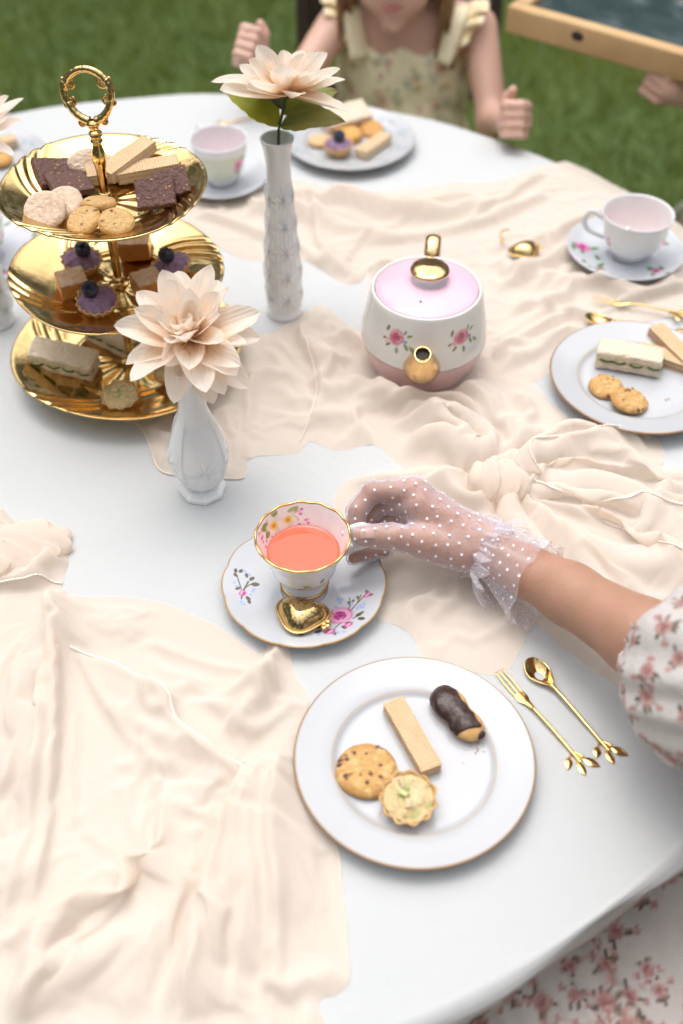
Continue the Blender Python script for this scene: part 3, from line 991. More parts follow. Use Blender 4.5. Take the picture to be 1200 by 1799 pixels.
B2 = [(205, 748), (225, 738), (240, 740), (262, 772), (278, 820), (318, 833), (400, 838), (430, 834), (437, 800), (520, 792), (545, 770), (590, 788), (640, 778), (665, 780), (700, 812), (735, 818), (800, 812),
      (838, 842), (862, 852), (892, 832), (906, 802), (985, 748), (1002, 735), (964, 704), (930, 668), (872, 652), (800, 640), (700, 610), (640, 585), (600, 560), (566, 534), (532, 546), (500, 570), (430, 600), (360, 620), (240, 690)]
B2c = [
    ([(530, 548), (528, 590), (548, 640), (556, 690), (540, 740), (525, 775)], 'step', .010, .003, .05),
    ([(566, 536), (560, 580), (566, 620), (590, 650), (620, 655)], 'ridge', .011, .012, 0),
    ([(576, 600), (600, 592), (640, 600)], 'ridge', .009, .009, 0),
    ([(585, 560), (610, 585), (640, 620)], 'ridge', .009, .009, 0),
    ([(560, 690), (590, 650), (628, 625)], 'step', .009, .003, .04),
    ([(545, 700), (600, 690), (640, 670), (680, 690)], 'ridge', .008, .012, 0),
    ([(620, 735), (660, 700), (700, 690), (790, 678), (850, 690), (880, 740), (890, 800)], 'ridge', .018, .020, 0),
    ([(700, 812), (660, 778), (626, 736), (648, 712)], 'step', .012, .003, .05),
    ([(640, 700), (720, 720), (810, 760), (870, 820)], 'ridge', .016, .016, 0),
    ([(880, 820), (858, 770), (800, 738), (720, 740)], 'step', .013, .004, .04),
    ([(876, 826), (905, 760), (930, 720), (900, 672)], 'ridge', .018, .013, 0),
    ([(884, 826), (930, 775), (975, 745)], 'ridge', .016, .011, 0),
    ([(812, 812), (840, 800), (868, 825)], 'ridge', .015, .012, 0),
    ([(700, 790), (770, 790), (830, 815)], 'ridge', .010, .014, 0),
    ([(880, 832), (900, 780), (915, 735), (960, 708)], 'valley', .008, .006, 0),
    ([(440, 640), (430, 700), (434, 780)], 'step', .009, .003, .04),
    ([(460, 640), (500, 690), (520, 760)], 'ridge', .005, .02, 0),
    ([(215, 746), (240, 752), (262, 790), (300, 822)], 'ridge', .012, .010, 0),
    ([(245, 742), (300, 770), (340, 800)], 'ridge', .010, .013, 0),
    ([(400, 700), (412, 760), (420, 830)], 'ridge', .009, .012, 0),
]
B2c += fan([(640, 690), (720, 672), (830, 690), (884, 812)], [(700, 800), (760, 790), (820, 800), (866, 838)], 4, .012, .007, 8)
B2c += fan([(884, 812), (830, 710), (720, 690), (640, 700)], [(866, 836), (820, 800), (760, 790), (700, 800)], 4, .013, .0022, 35, 'step', .022)
B2c += fan([(430, 620), (470, 680), (500, 720), (520, 780)], [(560, 560), (600, 620), (640, 650), (690, 680)], 6, .007, .008, 9)
V, f, pf = drape(B2, B2c, base=.0028, step=.0046, wr=[(math.radians(-20), .0024, .18, .035)], seed=8)
soft(Geo().add(V, f).build('swath', M['chiffon'], rb))
hem(pf([(208, 748), (226, 740), (241, 744), (262, 776), (279, 820), (316, 831), (352, 835), (400, 836), (430, 832)]), rb, r=.0009)
hem(pf([(532, 580), (548, 640), (556, 690), (541, 740), (526, 772)]), rb, r=.0008)

B5 = [(588, 892), (592, 864), (610, 842), (660, 828), (760, 814), (800, 814), (838, 832), (876, 850), (905, 905), (962, 962), (962, 1060), (932, 1096), (906, 1150), (886, 1178), (850, 1180), (790, 1164), (744, 1150), (735, 1124), (715, 1104),
      (690, 1090), (664, 1078), (672, 1000), (640, 930), (604, 918)]
B5c = [
    ([(600, 850), (680, 836), (770, 826), (850, 845)], 'ridge', .012, .014, 0),
    ([(862, 862), (830, 880), (790, 862), (760, 830)], 'ridge', .018, .013, 0),
    ([(872, 870), (845, 910), (850, 960), (880, 1010)], 'ridge', .012, .012, 0),
    ([(900, 900), (880, 960), (905, 1040), (900, 1130)], 'ridge', .009, .014, 0),
    ([(735, 1124), (720, 1080), (740, 1040)], 'ridge', .007, .010, 0),
    ([(690, 1090), (740, 1060), (800, 1060), (860, 1090)], 'ridge', .005, .02, 0),
    ([(744, 1148), (800, 1120), (870, 1110), (920, 1080)], 'ridge', .005, .016, 0),
]
B5c += fan([(620, 860), (700, 836), (780, 830), (850, 850)], [(860, 1000), (800, 1080), (760, 1110), (745, 1145)], 6, .007, .009, 12)
V, f, pf = drape(B5, B5c, base=.0018, step=.0046, wr=[(math.radians(-35), .0016, .12, .03)], seed=12)
soft(Geo().add(V, f).build('swath', M['chiffon'], rb))

B4 = [(870, 858), (880, 832), (892, 818), (912, 800), (985, 750), (1040, 752), (1105, 751), (1150, 764), (1168, 794), (1164, 820), (1230, 822), (1320, 836), (1340, 1150), (1200, 1262), (1096, 1206), (950, 1094), (920, 1010), (880, 930), (856, 900)]
B4c = [
    ([(900, 826), (940, 790), (990, 764), (1060, 762), (1140, 772)], 'open', .024, .020, 0),
    ([(1150, 800), (1100, 760), (1030, 778), (960, 800), (900, 832)], 'step', .010, .003, .03),
    ([(905, 832), (980, 815), (1060, 812), (1160, 832), (1300, 850)], 'open', .022, .018, 0),
    ([(908, 838), (990, 840), (1080, 850), (1200, 880), (1300, 900)], 'open', .026, .018, 0),
    ([(1300, 905), (1200, 890), (1080, 880), (990, 868), (915, 850)], 'step', .012, .003, .03),
    ([(908, 852), (980, 880), (1080, 905), (1200, 940), (1300, 965)], 'open', .024, .018, 0),
    ([(905, 862), (960, 905), (1050, 955), (1150, 1000), (1280, 1050)], 'open', .024, .018, 0),
    ([(1280, 1000), (1150, 965), (1050, 925), (960, 880), (908, 856)], 'step', .013, .003, .03),
    ([(895, 872), (920, 930), (990, 1000), (1080, 1060), (1200, 1110)], 'open', .022, .018, 0),
    ([(882, 874), (890, 930), (920, 1000), (960, 1060)], 'open', .018, .014, 0),
    ([(1040, 910), (1100, 930), (1160, 985), (1260, 1010)], 'ridge', .009, .012, 0),
    ([(1000, 830), (1080, 836), (1150, 860), (1260, 870)], 'ridge', .007, .009, 0),
    ([(940, 800), (1000, 786), (1080, 790), (1120, 806)], 'ridge', .008, .009, 0),
]
B4c += fan([(900, 826), (980, 790), (1060, 770), (1140, 780)], [(905, 860), (990, 900), (1100, 960), (1260, 1010)], 5, .012, .0065, 10)
B4c += fan([(1240, 1010), (1090, 950), (985, 896), (905, 858)], [(1140, 800), (1060, 790), (980, 800), (902, 832)], 6, .013, .0020, 34, 'step', .018)
B4c += fan([(900, 862), (960, 920), (1050, 985), (1240, 1060)], [(884, 874), (900, 950), (960, 1040), (1100, 1180)], 6, .011, .007, 11)
V, f, pf = drape(B4, B4c, base=.0036, hs=1.5, step=.0039, wr=[(math.radians(-14), .003, .2, .022)], seed=15)
soft(Geo().add(V, f).build('tail', M['chiffon'], rb))
hem(pf([(905, 832), (930, 806), (985, 782), (1060, 772), (1120, 758), (1144, 764)]), rb)
hem(pf([(924, 853), (970, 868), (1040, 884), (1110, 890), (1200, 900), (1280, 915)]), rb)
hem(pf([(1050, 925), (1100, 950), (1160, 985), (1240, 1010)]), rb)

# the knot itself: cloth wound round the gathered runner
def knot(c, size, rotz, parent, name='knot', bands=3, seed=3, tilt=(0, 0)):
    """the gathered runner wound round itself: soft broad folds that run round the bundle"""
    n, m = 150, 100
    th = np.linspace(0, 2 * PI, n, endpoint=False); ph = np.linspace(-PI / 2 + .02, PI / 2 - .02, m)
    PH, TH = np.meshgrid(ph, th, indexing='ij')
    d = np.stack([np.cos(PH) * np.cos(TH), np.cos(PH) * np.sin(TH), np.sin(PH)], -1)
    q = d.reshape(-1, 3)
    s = q[:, 0] + .30 * q[:, 1] * q[:, 2] + .22 * q[:, 1] + .16 * vnoise(q * 1.5, seed)
    k = s * bands * .5
    saw = k - np.floor(k)                                    # each fold rises slowly and tucks under the next
    fold = sstep(0, .82, saw) * (1 - sstep(.86, 1.0, saw))
    fine = 1 - np.minimum(np.abs(vnoise(np.stack([s * 9, q[:, 1] * 1.2, q[:, 2] * 1.2], 1), seed + 3)) * 2.2, 1)
    r = 1 + .17 * (fold - .5) + .035 * fine + .05 * vnoise(q * 1.8, seed + 1)
    sup = 1 / (np.abs(d[..., 0]) ** 2.3 + np.abs(d[..., 1]) ** 2.3 + np.abs(d[..., 2]) ** 2.3) ** (1 / 2.3)
    V = d * (r.reshape(PH.shape) * sup)[..., None] * np.array(size)
    return soft(Geo().add(V.reshape(-1, 3), grid_faces(m, n, True)).build(name, M['chiffon'], parent, loc=c, rot=(tilt[0], tilt[1], rotz)))
kp = at(876, 848, .020)
knot(kp, (.031, .027, .022), math.radians(-30), rb, bands=3)
knot(at(893, 812, .014), (.018, .011, .011), math.radians(35), rb, name='knot_loop', bands=2, seed=9)
knot(at(10, 968, .012), (.064, .033, .013), math.radians(24), ra, bands=5, seed=21, tilt=(0, .1))
# ------------------------------------------------------------------ china
WHITE = (.80, .81, .83)
GILT = (.48, .29, .12)
LEAFG = (.12, .14, .06)
ROSEP = ((.36, .05, .14), (.62, .17, .30), (.80, .48, .56))
MAGP = ((.33, .03, .17), (.60, .10, .33), (.80, .42, .60))
BLUE = (.32, .42, .78)

def resample(prof, step):
    P = np.asarray(prof, float)
    L = np.concatenate([[0], np.cumsum(np.linalg.norm(np.diff(P, axis=0), axis=1))])
    n = max(4, int(L[-1] / step))
    s = np.linspace(0, L[-1], n)
    return np.stack([np.interp(s, L, P[:, i]) for i in (0, 1)], 1)

def dish(prof_top, thick, foot, n=240, step=.0015, scallop=None, paint=None, base=WHITE, name='plate_body', parent=None, material=None):
    """round dish: top profile from the middle to the rim, then the underside; paint(Paint, r, th) colours the top"""
    top = spline(prof_top, 200)
    top = resample(top, step)
    R, zr = top[-1]
    und = np.array([(R + thick * .35, zr - thick * .5), (R - thick * .3, zr - thick)])
    low = top[::-1][3::3].copy(); low[:, 1] -= thick
    low = low[low[:, 0] > foot + .003]
    bot = np.array([(foot + .002, .0012), (foot, 0), (foot - .002, .0006), (foot - .003, low[-1, 1]), (0, low[-1, 1])])
    prof = np.vstack([top, und, low, bot])
    mod = None
    if scallop:
        amp, k, lift = scallop
        def mod(r, z, th):
            w = sstep(.55, 1.0, r / R) * (np.arange(len(r)) < len(top) + 2 + len(low))[:, None]
            c = np.abs(np.cos(k * th / 2)) ** .7
            return r * (1 + amp * w * (c - .5)), z + lift * w * (np.cos(k * th) * .5)
    V, f = lathe_pts(prof, n, mod)
    rr = np.repeat(prof[:, 0], n)
    topm = np.repeat((np.arange(len(prof)) < len(top) + 1).astype(float), n)
    p = Paint(V[:, 0], V[:, 1], base, topm)
    if paint: paint(p, rr, topm)
    g = Geo(); g.add(V, f, p.c)
    return g.build(name, material or M['porcelain_print'], parent, color=True)

def band(p, rr, topm, r0, r1, col, s=.0003):
    w = (sstep(r0 - s, r0 + s, rr) * (1 - sstep(r1 - s, r1 + s, rr)) * topm)[:, None]
    p.c = p.c * (1 - w) + np.array(col) * w

# --- dinner plates with two gilt lines
def dinner_plate(name, label, loc, group, gilt=True, R=.1023, paint=None):
    t = thing(name, label, 'plate', loc, 0, group)
    prof = [(0, .0065), (.03, .0065), (.058, .0066), (.0655, .0074), (.0705, .0108), (.078, .0132), (.09, .0155), (R, .0182)]
    def pt(p, rr, topm):
        if gilt:
            band(p, rr, topm, R - .0009, R + .01, (.34, .20, .09))
            band(p, rr, topm, .0700, .0708, (.52, .38, .22), .0004)
        if paint: paint(p, rr, topm)
    dish(prof, .0032, .052, 220, .0008, None, pt, (.515, .525, .55), 'plate_body', t)
    return t
plate_front = dinner_plate('dinner_plate', 'white plate with gilt rim holding the chocolate dipped biscuit, nearest the camera', (.0622, .4944, T), 'gilt rimmed plates')
plate_right = dinner_plate('dinner_plate', 'white plate with gilt rim holding a cucumber sandwich and two cookies', (.347, .998, T + .004), 'gilt rimmed plates')
def sprig_rim(p, rr, topm):
    rg = np.random.default_rng(4)
    for k in range(11):
        a = k * 2 * PI / 11 + .2
        x, y = .083 * math.cos(a), .083 * math.sin(a)
        for q in range(5):
            b = rg.uniform(0, 2 * PI)
            p.leaf(x + rg.normal(0, .003), y + rg.normal(0, .003), .010, .004, b, (.30, .42, .42))
        p.ell(x, y, .0032, .0032, 0, (.45, .50, .62))
plate_child = dinner_plate('sprigged_plate', 'white plate with grey green sprigs set before the child in the floral dress', (.0122, 1.5704, T + .001), 'sprig rimmed plates', False, .099, sprig_rim)
plate_left = dinner_plate('sprigged_plate', 'sprigged white plate half out of the picture behind the cake stand', (-.535, 1.50, T), 'sprig rimmed plates', False, .099, sprig_rim)

# --- cups and saucers
def saucer(name, label, loc, group, R=.079, zr=.018, paint=None, rim=GILT, n=540, step=.0006, scallop=(.022, 12, .0008)):
    t = thing(name, label, 'saucer', loc, 0, group)
    prof = [(0, .005), (.016, .005), (.0215, .0056), (.0235, .0072), (.028, .0068), (R * .6, .0082), (R * .8, .0120), (R, zr)]
    def pt(p, rr, topm):
        if paint: paint(p)
        if rim is not None: band(p, rr, topm, R - .0010, R + .01, rim)
    dish(prof, .0026, .03, n, step, scallop, pt, (.58, .60, .64), 'saucer_body', t)
    return t

SC = np.array([-.0365, .6877])
def sl(px, py):
    q = at(px, py, .013)
    return q[0] - SC[0], q[1] - SC[1]
def saucer_roses(p):
    rg = np.random.default_rng(11)
    br = (.115, .085, .05); gr = (.15, .135, .075)
    def stem(pts, w=.0006, c=br):
        q = [sl(*a) for a in pts]
        for a, b in zip(q[:-1], q[1:]): p.line(a, b, w, c)
    stem([(606, 1080), (622, 1062), (638, 1046), (648, 1038)]); stem([(612, 1068), (616, 1055), (614, 1045)])
    stem([(600, 1090), (585, 1105), (570, 1108)]); stem([(620, 1085), (632, 1080)]); stem([(628, 1056), (634, 1042)])
    for (x, y, a, L, c) in ((615, 1058, 1.9, .006, gr), (619, 1054, 1.2, .005, gr), (630, 1050, 1.8, .006, gr), (645, 1042, 1.7, .006, gr), (646, 1046, .3, .006, gr), (590, 1072, 2.2, .006, gr),
                            (624, 1082, .5, .008, br), (628, 1086, -.4, .008, br), (632, 1080, .9, .006, gr), (563, 1098, 2.8, .009, br), (566, 1104, 3.6, .008, br), (576, 1098, 2.1, .007, br), (585, 1108, -1.2, .007, gr),
                            (606, 1092, -.3, .008, br), (600, 1098, -.8, .007, br), (528, 1104, 3.3, .008, br), (536, 1108, 3.7, .008, br), (522, 1098, 2.6, .006, br), (540, 1104, 1.2, .007, gr)):
        q = sl(x, y); p.leaf(q[0], q[1], L, L * .55, a, c)
    for (x, y) in ((628, 1066), (633, 1062), (637, 1066), (618, 1056), (640, 1060), (588, 1108), (583, 1113), (594, 1112), (597, 1052), (600, 1047), (594, 1046), (560, 1113), (604, 1112), (590, 1060)):
        q = sl(x, y)
        for k in range(5):
            b = k * 1.256
            p.ell(q[0] + .0011 * math.cos(b), q[1] + .0011 * math.sin(b), .0010, .0007, b, BLUE, .85)
    q = sl(598, 1077)
    p.rose(q[0], q[1], .0118, MAGP, rg)
    for k in range(9):
        b = rg.uniform(0, 6.28); p.ell(q[0] + .0085 * math.cos(b), q[1] + .0075 * math.sin(b), .0045, .0018, b + 1.4, (.80, .40, .58), .8)
    for (x, y, r) in ((580, 1108, .0042), (645, 1044, .0032), (612, 1097, .0036)):
        q = sl(x, y); p.ell(q[0], q[1], r * 1.3, r * .8, .4, MAGP[1]); p.ell(q[0], q[1], r * .8, r * .35, .7, MAGP[2])
    # small spray at the left
    stem([(424, 1050), (428, 1034), (436, 1018)], .0009, (.13, .12, .06)); stem([(430, 1030), (440, 1022)]); stem([(424, 1034), (416, 1010)])
    for (x, y, a, L) in ((438, 1016, .9, .007), (440, 1022, .1, .009), (434, 1012, 1.8, .006), (418, 1014, 2.4, .006), (414, 1008, 1.6, .006), (420, 1006, 1.0, .006), (432, 1044, -.9, .007), (436, 1050, -1.2, .006), (422, 1030, 3.9, .006)):
        q = sl(x, y); p.leaf(q[0], q[1], L, L * .6, a, br)
    for (x, y) in ((412, 1024), (416, 1030), (444, 1034), (440, 1040), (428, 1060), (424, 1056), (430, 1002), (438, 1006), (446, 1030)):
        q = sl(x, y)
        for k in range(4): p.ell(q[0] + .001 * math.cos(k * 1.57), q[1] + .001 * math.sin(k * 1.57), .0009, .0007, k, BLUE, .85)
    q = sl(426, 1040); p.ell(q[0], q[1], .0042, .0032, .8, MAGP[1]); p.ell(q[0] - .0008, q[1] + .0004, .0026, .0012, 1.2, MAGP[2]); p.ell(q[0] + .001, q[1], .002, .0009, 1.0, MAGP[0])
saucer_main = saucer('rose_saucer', 'scalloped white saucer with magenta roses beneath the pink tea', (SC[0], SC[1], T), 'saucers', paint=saucer_roses)

def roses_saucer_back(p):
    rg = np.random.default_rng(3)
    for a, r in ((2.9, .010), (3.9, .004), (-.9, .007), (1.6, .008), (.4, .007)):
        x, y = .055 * math.cos(a), .055 * math.sin(a)
        for k in range(7): p.leaf(x + rg.normal(0, .007), y + rg.normal(0, .006), .013, .006, rg.uniform(0, 6.3), (.13, .24, .10))
        p.rose(x, y, r, MAGP, rg)
saucer_right = saucer('rose_saucer', 'white saucer with pink roses under the blush cup at the right table edge', (.378, 1.262, T + .004), 'saucers', R=.0765, zr=.02, paint=roses_saucer_back, rim=None, n=300, step=.001, scallop=(.012, 10, .0005))
saucer_back = saucer('plain_saucer', 'plain white saucer under the rose cup behind the cake stand', (-.1745, 1.458, T + .001), 'saucers', R=.066, rim=None, n=160, step=.0015, scallop=None)
saucer_left = saucer('rose_saucer', 'white rose saucer under the cup cut off by the left edge', (-.475, 1.262, T), 'saucers', R=.076, paint=roses_saucer_back, rim=None, n=240, step=.0012, scallop=None)

def cup(name, label, loc, group, prof_out, tea_z, rotz, paint_out=None, paint_in=None, foot_gilt=True, rim_gilt=True, inner=(.80, .78, .80), thick=.0022, n=200, hpath=None, hr=.0024, scal=0, tea_mat=None, body=WHITE):
    t = thing(name, label, 'cup', loc, rotz, group)
    out = resample(spline(prof_out, 160), .0009)
    R, zr = out[-1]
    inn = out[out[:, 1] > .014][::-1].copy(); inn[:, 0] = np.maximum(inn[:, 0] - thick, .001)
    inn = inn[2:]
    rim = np.array([(R - thick * .15, zr + thick * .35), (R - thick * .6, zr + thick * .45)])
    prof = np.vstack([out, rim, inn, [(inn[-1, 0] * .6, inn[-1, 1] - .002), (0, inn[-1, 1] - .002)]])
    mod = None
    if scal:
        def mod(r, z, th): return r * (1 + scal * sstep(.4, 1, z / zr) * np.cos(th * 14)), z + .0005 * sstep(.8, 1, z / zr) * np.cos(th * 14)
    V, f = lathe_pts(prof, n, mod)
    k_out = len(out)
    TH = np.tile(np.linspace(0, 2 * PI, n, endpoint=False), len(prof))
    ri = np.repeat(np.arange(len(prof)), n)
    zz = np.repeat(prof[:, 1], n)
    mo = (ri < k_out).astype(float); mi = (ri >= k_out + 2).astype(float)
    thw = np.where(TH > PI, TH - 2 * PI, TH)
    po = Paint(thw * R * .8, zz, body, mo)
    if paint_out: paint_out(po, R * .8)
    pi_ = Paint(thw * R * .8, zz, inner, mi)
    if paint_in: paint_in(pi_, R * .8)
    c = po.c * (1 - mi[:, None]) + pi_.c * mi[:, None]
    g = Geo(); g.add(V, f, c)
    g.build('cup_body', M['porcelain_print'], t, color=True)
    if rim_gilt:
        a = np.linspace(0, 2 * PI, n, endpoint=False)
        sc = 1 + scal * np.cos(a * 14)
        P = np.stack([(R - thick * .4) * sc * np.cos(a), (R - thick * .4) * sc * np.sin(a), zr + thick * .3 + .0005 * np.cos(a * 14) * bool(scal)], 1)
        ring(P, .00125).build('gilt_rim', M['gold_soft'], t)
    if foot_gilt:
        a = np.linspace(0, 2 * PI, 90, endpoint=False); r0 = prof_out[0][0]
        ring(np.stack([r0 * np.cos(a), r0 * np.sin(a), 0 * a + .0016], 1), .0016).build('gilt_foot', M['gold_soft'], t)
    if tea_z:
        rt = np.interp(tea_z, out[:, 1], out[:, 0]) - thick + .0002
        lathe([(0, tea_z), (rt * .9, tea_z), (rt - .0004, tea_z + .0001), (rt, tea_z + .0005)], 80).build('tea', tea_mat or M['tea'], t)
    hp = spline(hpath or [(R * .93, 0, zr * .80), (R + .012, 0, zr * .93), (R + .020, 0, zr * .74), (R + .013, 0, zr * .50), (R * .72, 0, zr * .34)], 40)
    tube(hp, hr * (1 + .25 * np.sin(np.linspace(0, PI, 40))), 12, flat=1.3).build('cup_handle', M['porcelain'], t)
    return t

def ring(P, r, n=8, flat=1.0, g=None):
    m = len(P)
    t = np.roll(P, -1, 0) - np.roll(P, 1, 0); t /= np.linalg.norm(t, axis=1)[:, None]
    up = np.array([0, 0, 1.0])
    N = np.cross(t, up); N /= np.linalg.norm(N, axis=1)[:, None]
    B = np.cross(t, N)
    a = np.linspace(0, 2 * PI, n, endpoint=False)
    r = np.broadcast_to(np.asarray(r, float), (m,))
    V = P[:, None] + r[:, None, None] * (np.cos(a)[None, :, None] * N[:, None] + flat * np.sin(a)[None, :, None] * B[:, None])
    f = grid_faces(m, n, True)
    i = np.arange(n); j = (i + 1) % n
    f += np.stack([(m - 1) * n + i, (m - 1) * n + j, j, i], 1).tolist()
    g = g or Geo()
    return g.add(V.reshape(-1, 3), f)

def daffs(p, cx, cz, rg, s=1.0, spread=.020):
    """a garland of white narcissi, lilac sprigs and leaves, printed"""
    for k in range(34):
        x = cx + rg.choice([-1, 1]) * rg.uniform(.4, 1.25) * spread; z = cz + rg.normal(-.001, .0045) * s
        p.ell(x, z, .0012 * s, .0010 * s, 0, (.66, .16, .45) if k % 3 else (.80, .45, .66))
    for k in range(12):
        p.ell(cx + rg.normal(0, .014), cz - .007 * s + rg.normal(0, .002), .0012 * s, .001 * s, 0, (.66, .18, .42))
    for a, L in ((.4, .010), (2.7, .010), (1.5, .009), (3.5, .009), (-.3, .009)):
        p.leaf(cx + .010 * math.cos(a), cz + .004 * math.sin(a) + .002, L * s, L * .55 * s, a, (.23, .30, .08) if a < 2 else (.36, .42, .14))
    for (dx, dz, r) in ((-.010, -.001, .0078), (.0055, .0005, .0082)):
        for k in range(6):
            b = k * PI / 3 + .3
            p.ell(cx + dx + r * .62 * math.cos(b), cz + dz + r * .62 * math.sin(b), r * .46 * s, r * .32 * s, b, (.80, .78, .70) if k % 2 else (.70, .68, .60))
        p.ell(cx + dx, cz + dz, r * .40 * s, r * .36 * s, 0, (.78, .55, .08)); p.ell(cx + dx, cz + dz, r * .18 * s, r * .16 * s, 0, (.55, .27, .03))
    for k in range(8):
        p.ell(cx + rg.normal(0, .010), cz + .007 * s + rg.normal(0, .002), .0016, .0013, 0, (.80, .76, .72))

def main_cup_out(p, k):
    rg = np.random.default_rng(5)
    for a in (-1.35, .2, 2.0): daffs(p, a * k, .025, rg, 1.15, .022)
def main_cup_in(p, k):
    daffs(p, 1.95 * k, .0545, np.random.default_rng(6), 1.35, .024)
cup_main = cup('teacup', 'gold rimmed footed teacup of coral pink tea held by the gloved hand', (SC[0], SC[1] + .008, T + .0062), 'teacups',
               [(.0225, .0010), (.0215, .0045), (.0165, .0095), (.0170, .0125), (.0255, .0185), (.0315, .027), (.0345, .037), (.0378, .048), (.0418, .058), (.0455, .0672)], .0455, .32,
               main_cup_out, main_cup_in, inner=(.80, .785, .79), scal=.003, n=280,
               hpath=[(.0395, 0, .056), (.048, 0, .0625), (.060, 0, .062), (.0655, 0, .053), (.060, 0, .040), (.047, 0, .031), (.034, 0, .027)], hr=.0023)

def blush_out(p, k):
    rg = np.random.default_rng(8)
    for a, c in ((-1.8, (.55, .38, .22)), (-1.0, (.42, .38, .22)), (-.5, (.62, .22, .35)), (-2.6, (.5, .4, .2)), (.6, (.6, .25, .35))):
        for q in range(4): p.ell(a * k + rg.normal(0, .0012), .030 + rg.normal(0, .003), .0022, .0030, 0, c)
cup_right = cup('teacup', 'white cup with blush pink inside on the saucer at the right table edge', (.385, 1.262, T + .010), 'teacups',
                [(.021, .0), (.022, .004), (.026, .008), (.034, .018), (.0385, .030), (.0415, .044), (.044, .056), (.0465, .064)], .013, 2.95, blush_out, None, False, False, inner=(.80, .77, .775), n=120, thick=.002)
ball((.0135, .0465, .066), .004, scale=(1, 1, .8)).build('cup_knop', M['porcelain'], cup_right)

def green_out(p, k):
    rg = np.random.default_rng(9)
    w = (sstep(.012, .018, p.v) * (1 - sstep(.052, .056, p.v)) * p.m * .75)[:, None]
    p.c = p.c * (1 - w) + np.array((.62, .66, .48)) * w
    for a in (-.95, 1.3, -2.9):
        for q in range(6): p.leaf(a * k + rg.normal(0, .006), .037 + rg.normal(0, .005), .014, .008, rg.uniform(0, 6.3), (.24, .40, .10))
        p.rose(a * k, .037, .0105, ((.45, .10, .2), (.66, .24, .36), (.78, .42, .5)), rg)
cup_back = cup('teacup', 'pale green teacup with a pink rose behind the cake stand', (-.1745, 1.458, T + .0075), 'teacups',
               [(.020, .0), (.021, .004), (.024, .008), (.030, .018), (.0345, .030), (.0375, .044), (.0395, .056), (.0415, .0665)], .022, 2.2, green_out, None, False, False, inner=(.80, .74, .76), n=110, tea_mat=mat('pale_pink_tea', (.78, .62, .62), .15))

def red_out(p, k):
    rg = np.random.default_rng(19)
    for a in np.arange(-3, 3, .9):
        for q in range(4): p.leaf(a * k + rg.normal(0, .004), .033 + rg.normal(0, .004), .012, .006, rg.uniform(0, 6.3), (.2, .33, .1))
        p.rose(a * k, .036, .007, ((.5, .03, .05), (.68, .10, .10), (.8, .35, .3)), rg)
cup_left = cup('teacup', 'white teacup with red flowers cut off by the left picture edge', (-.482, 1.262, T + .0065), 'teacups',
               [(.020, .0), (.021, .004), (.024, .008), (.031, .018), (.0355, .030), (.0385, .044), (.0405, .056), (.0425, .0665)], .048, 1.2, red_out, None, False, False, n=110)

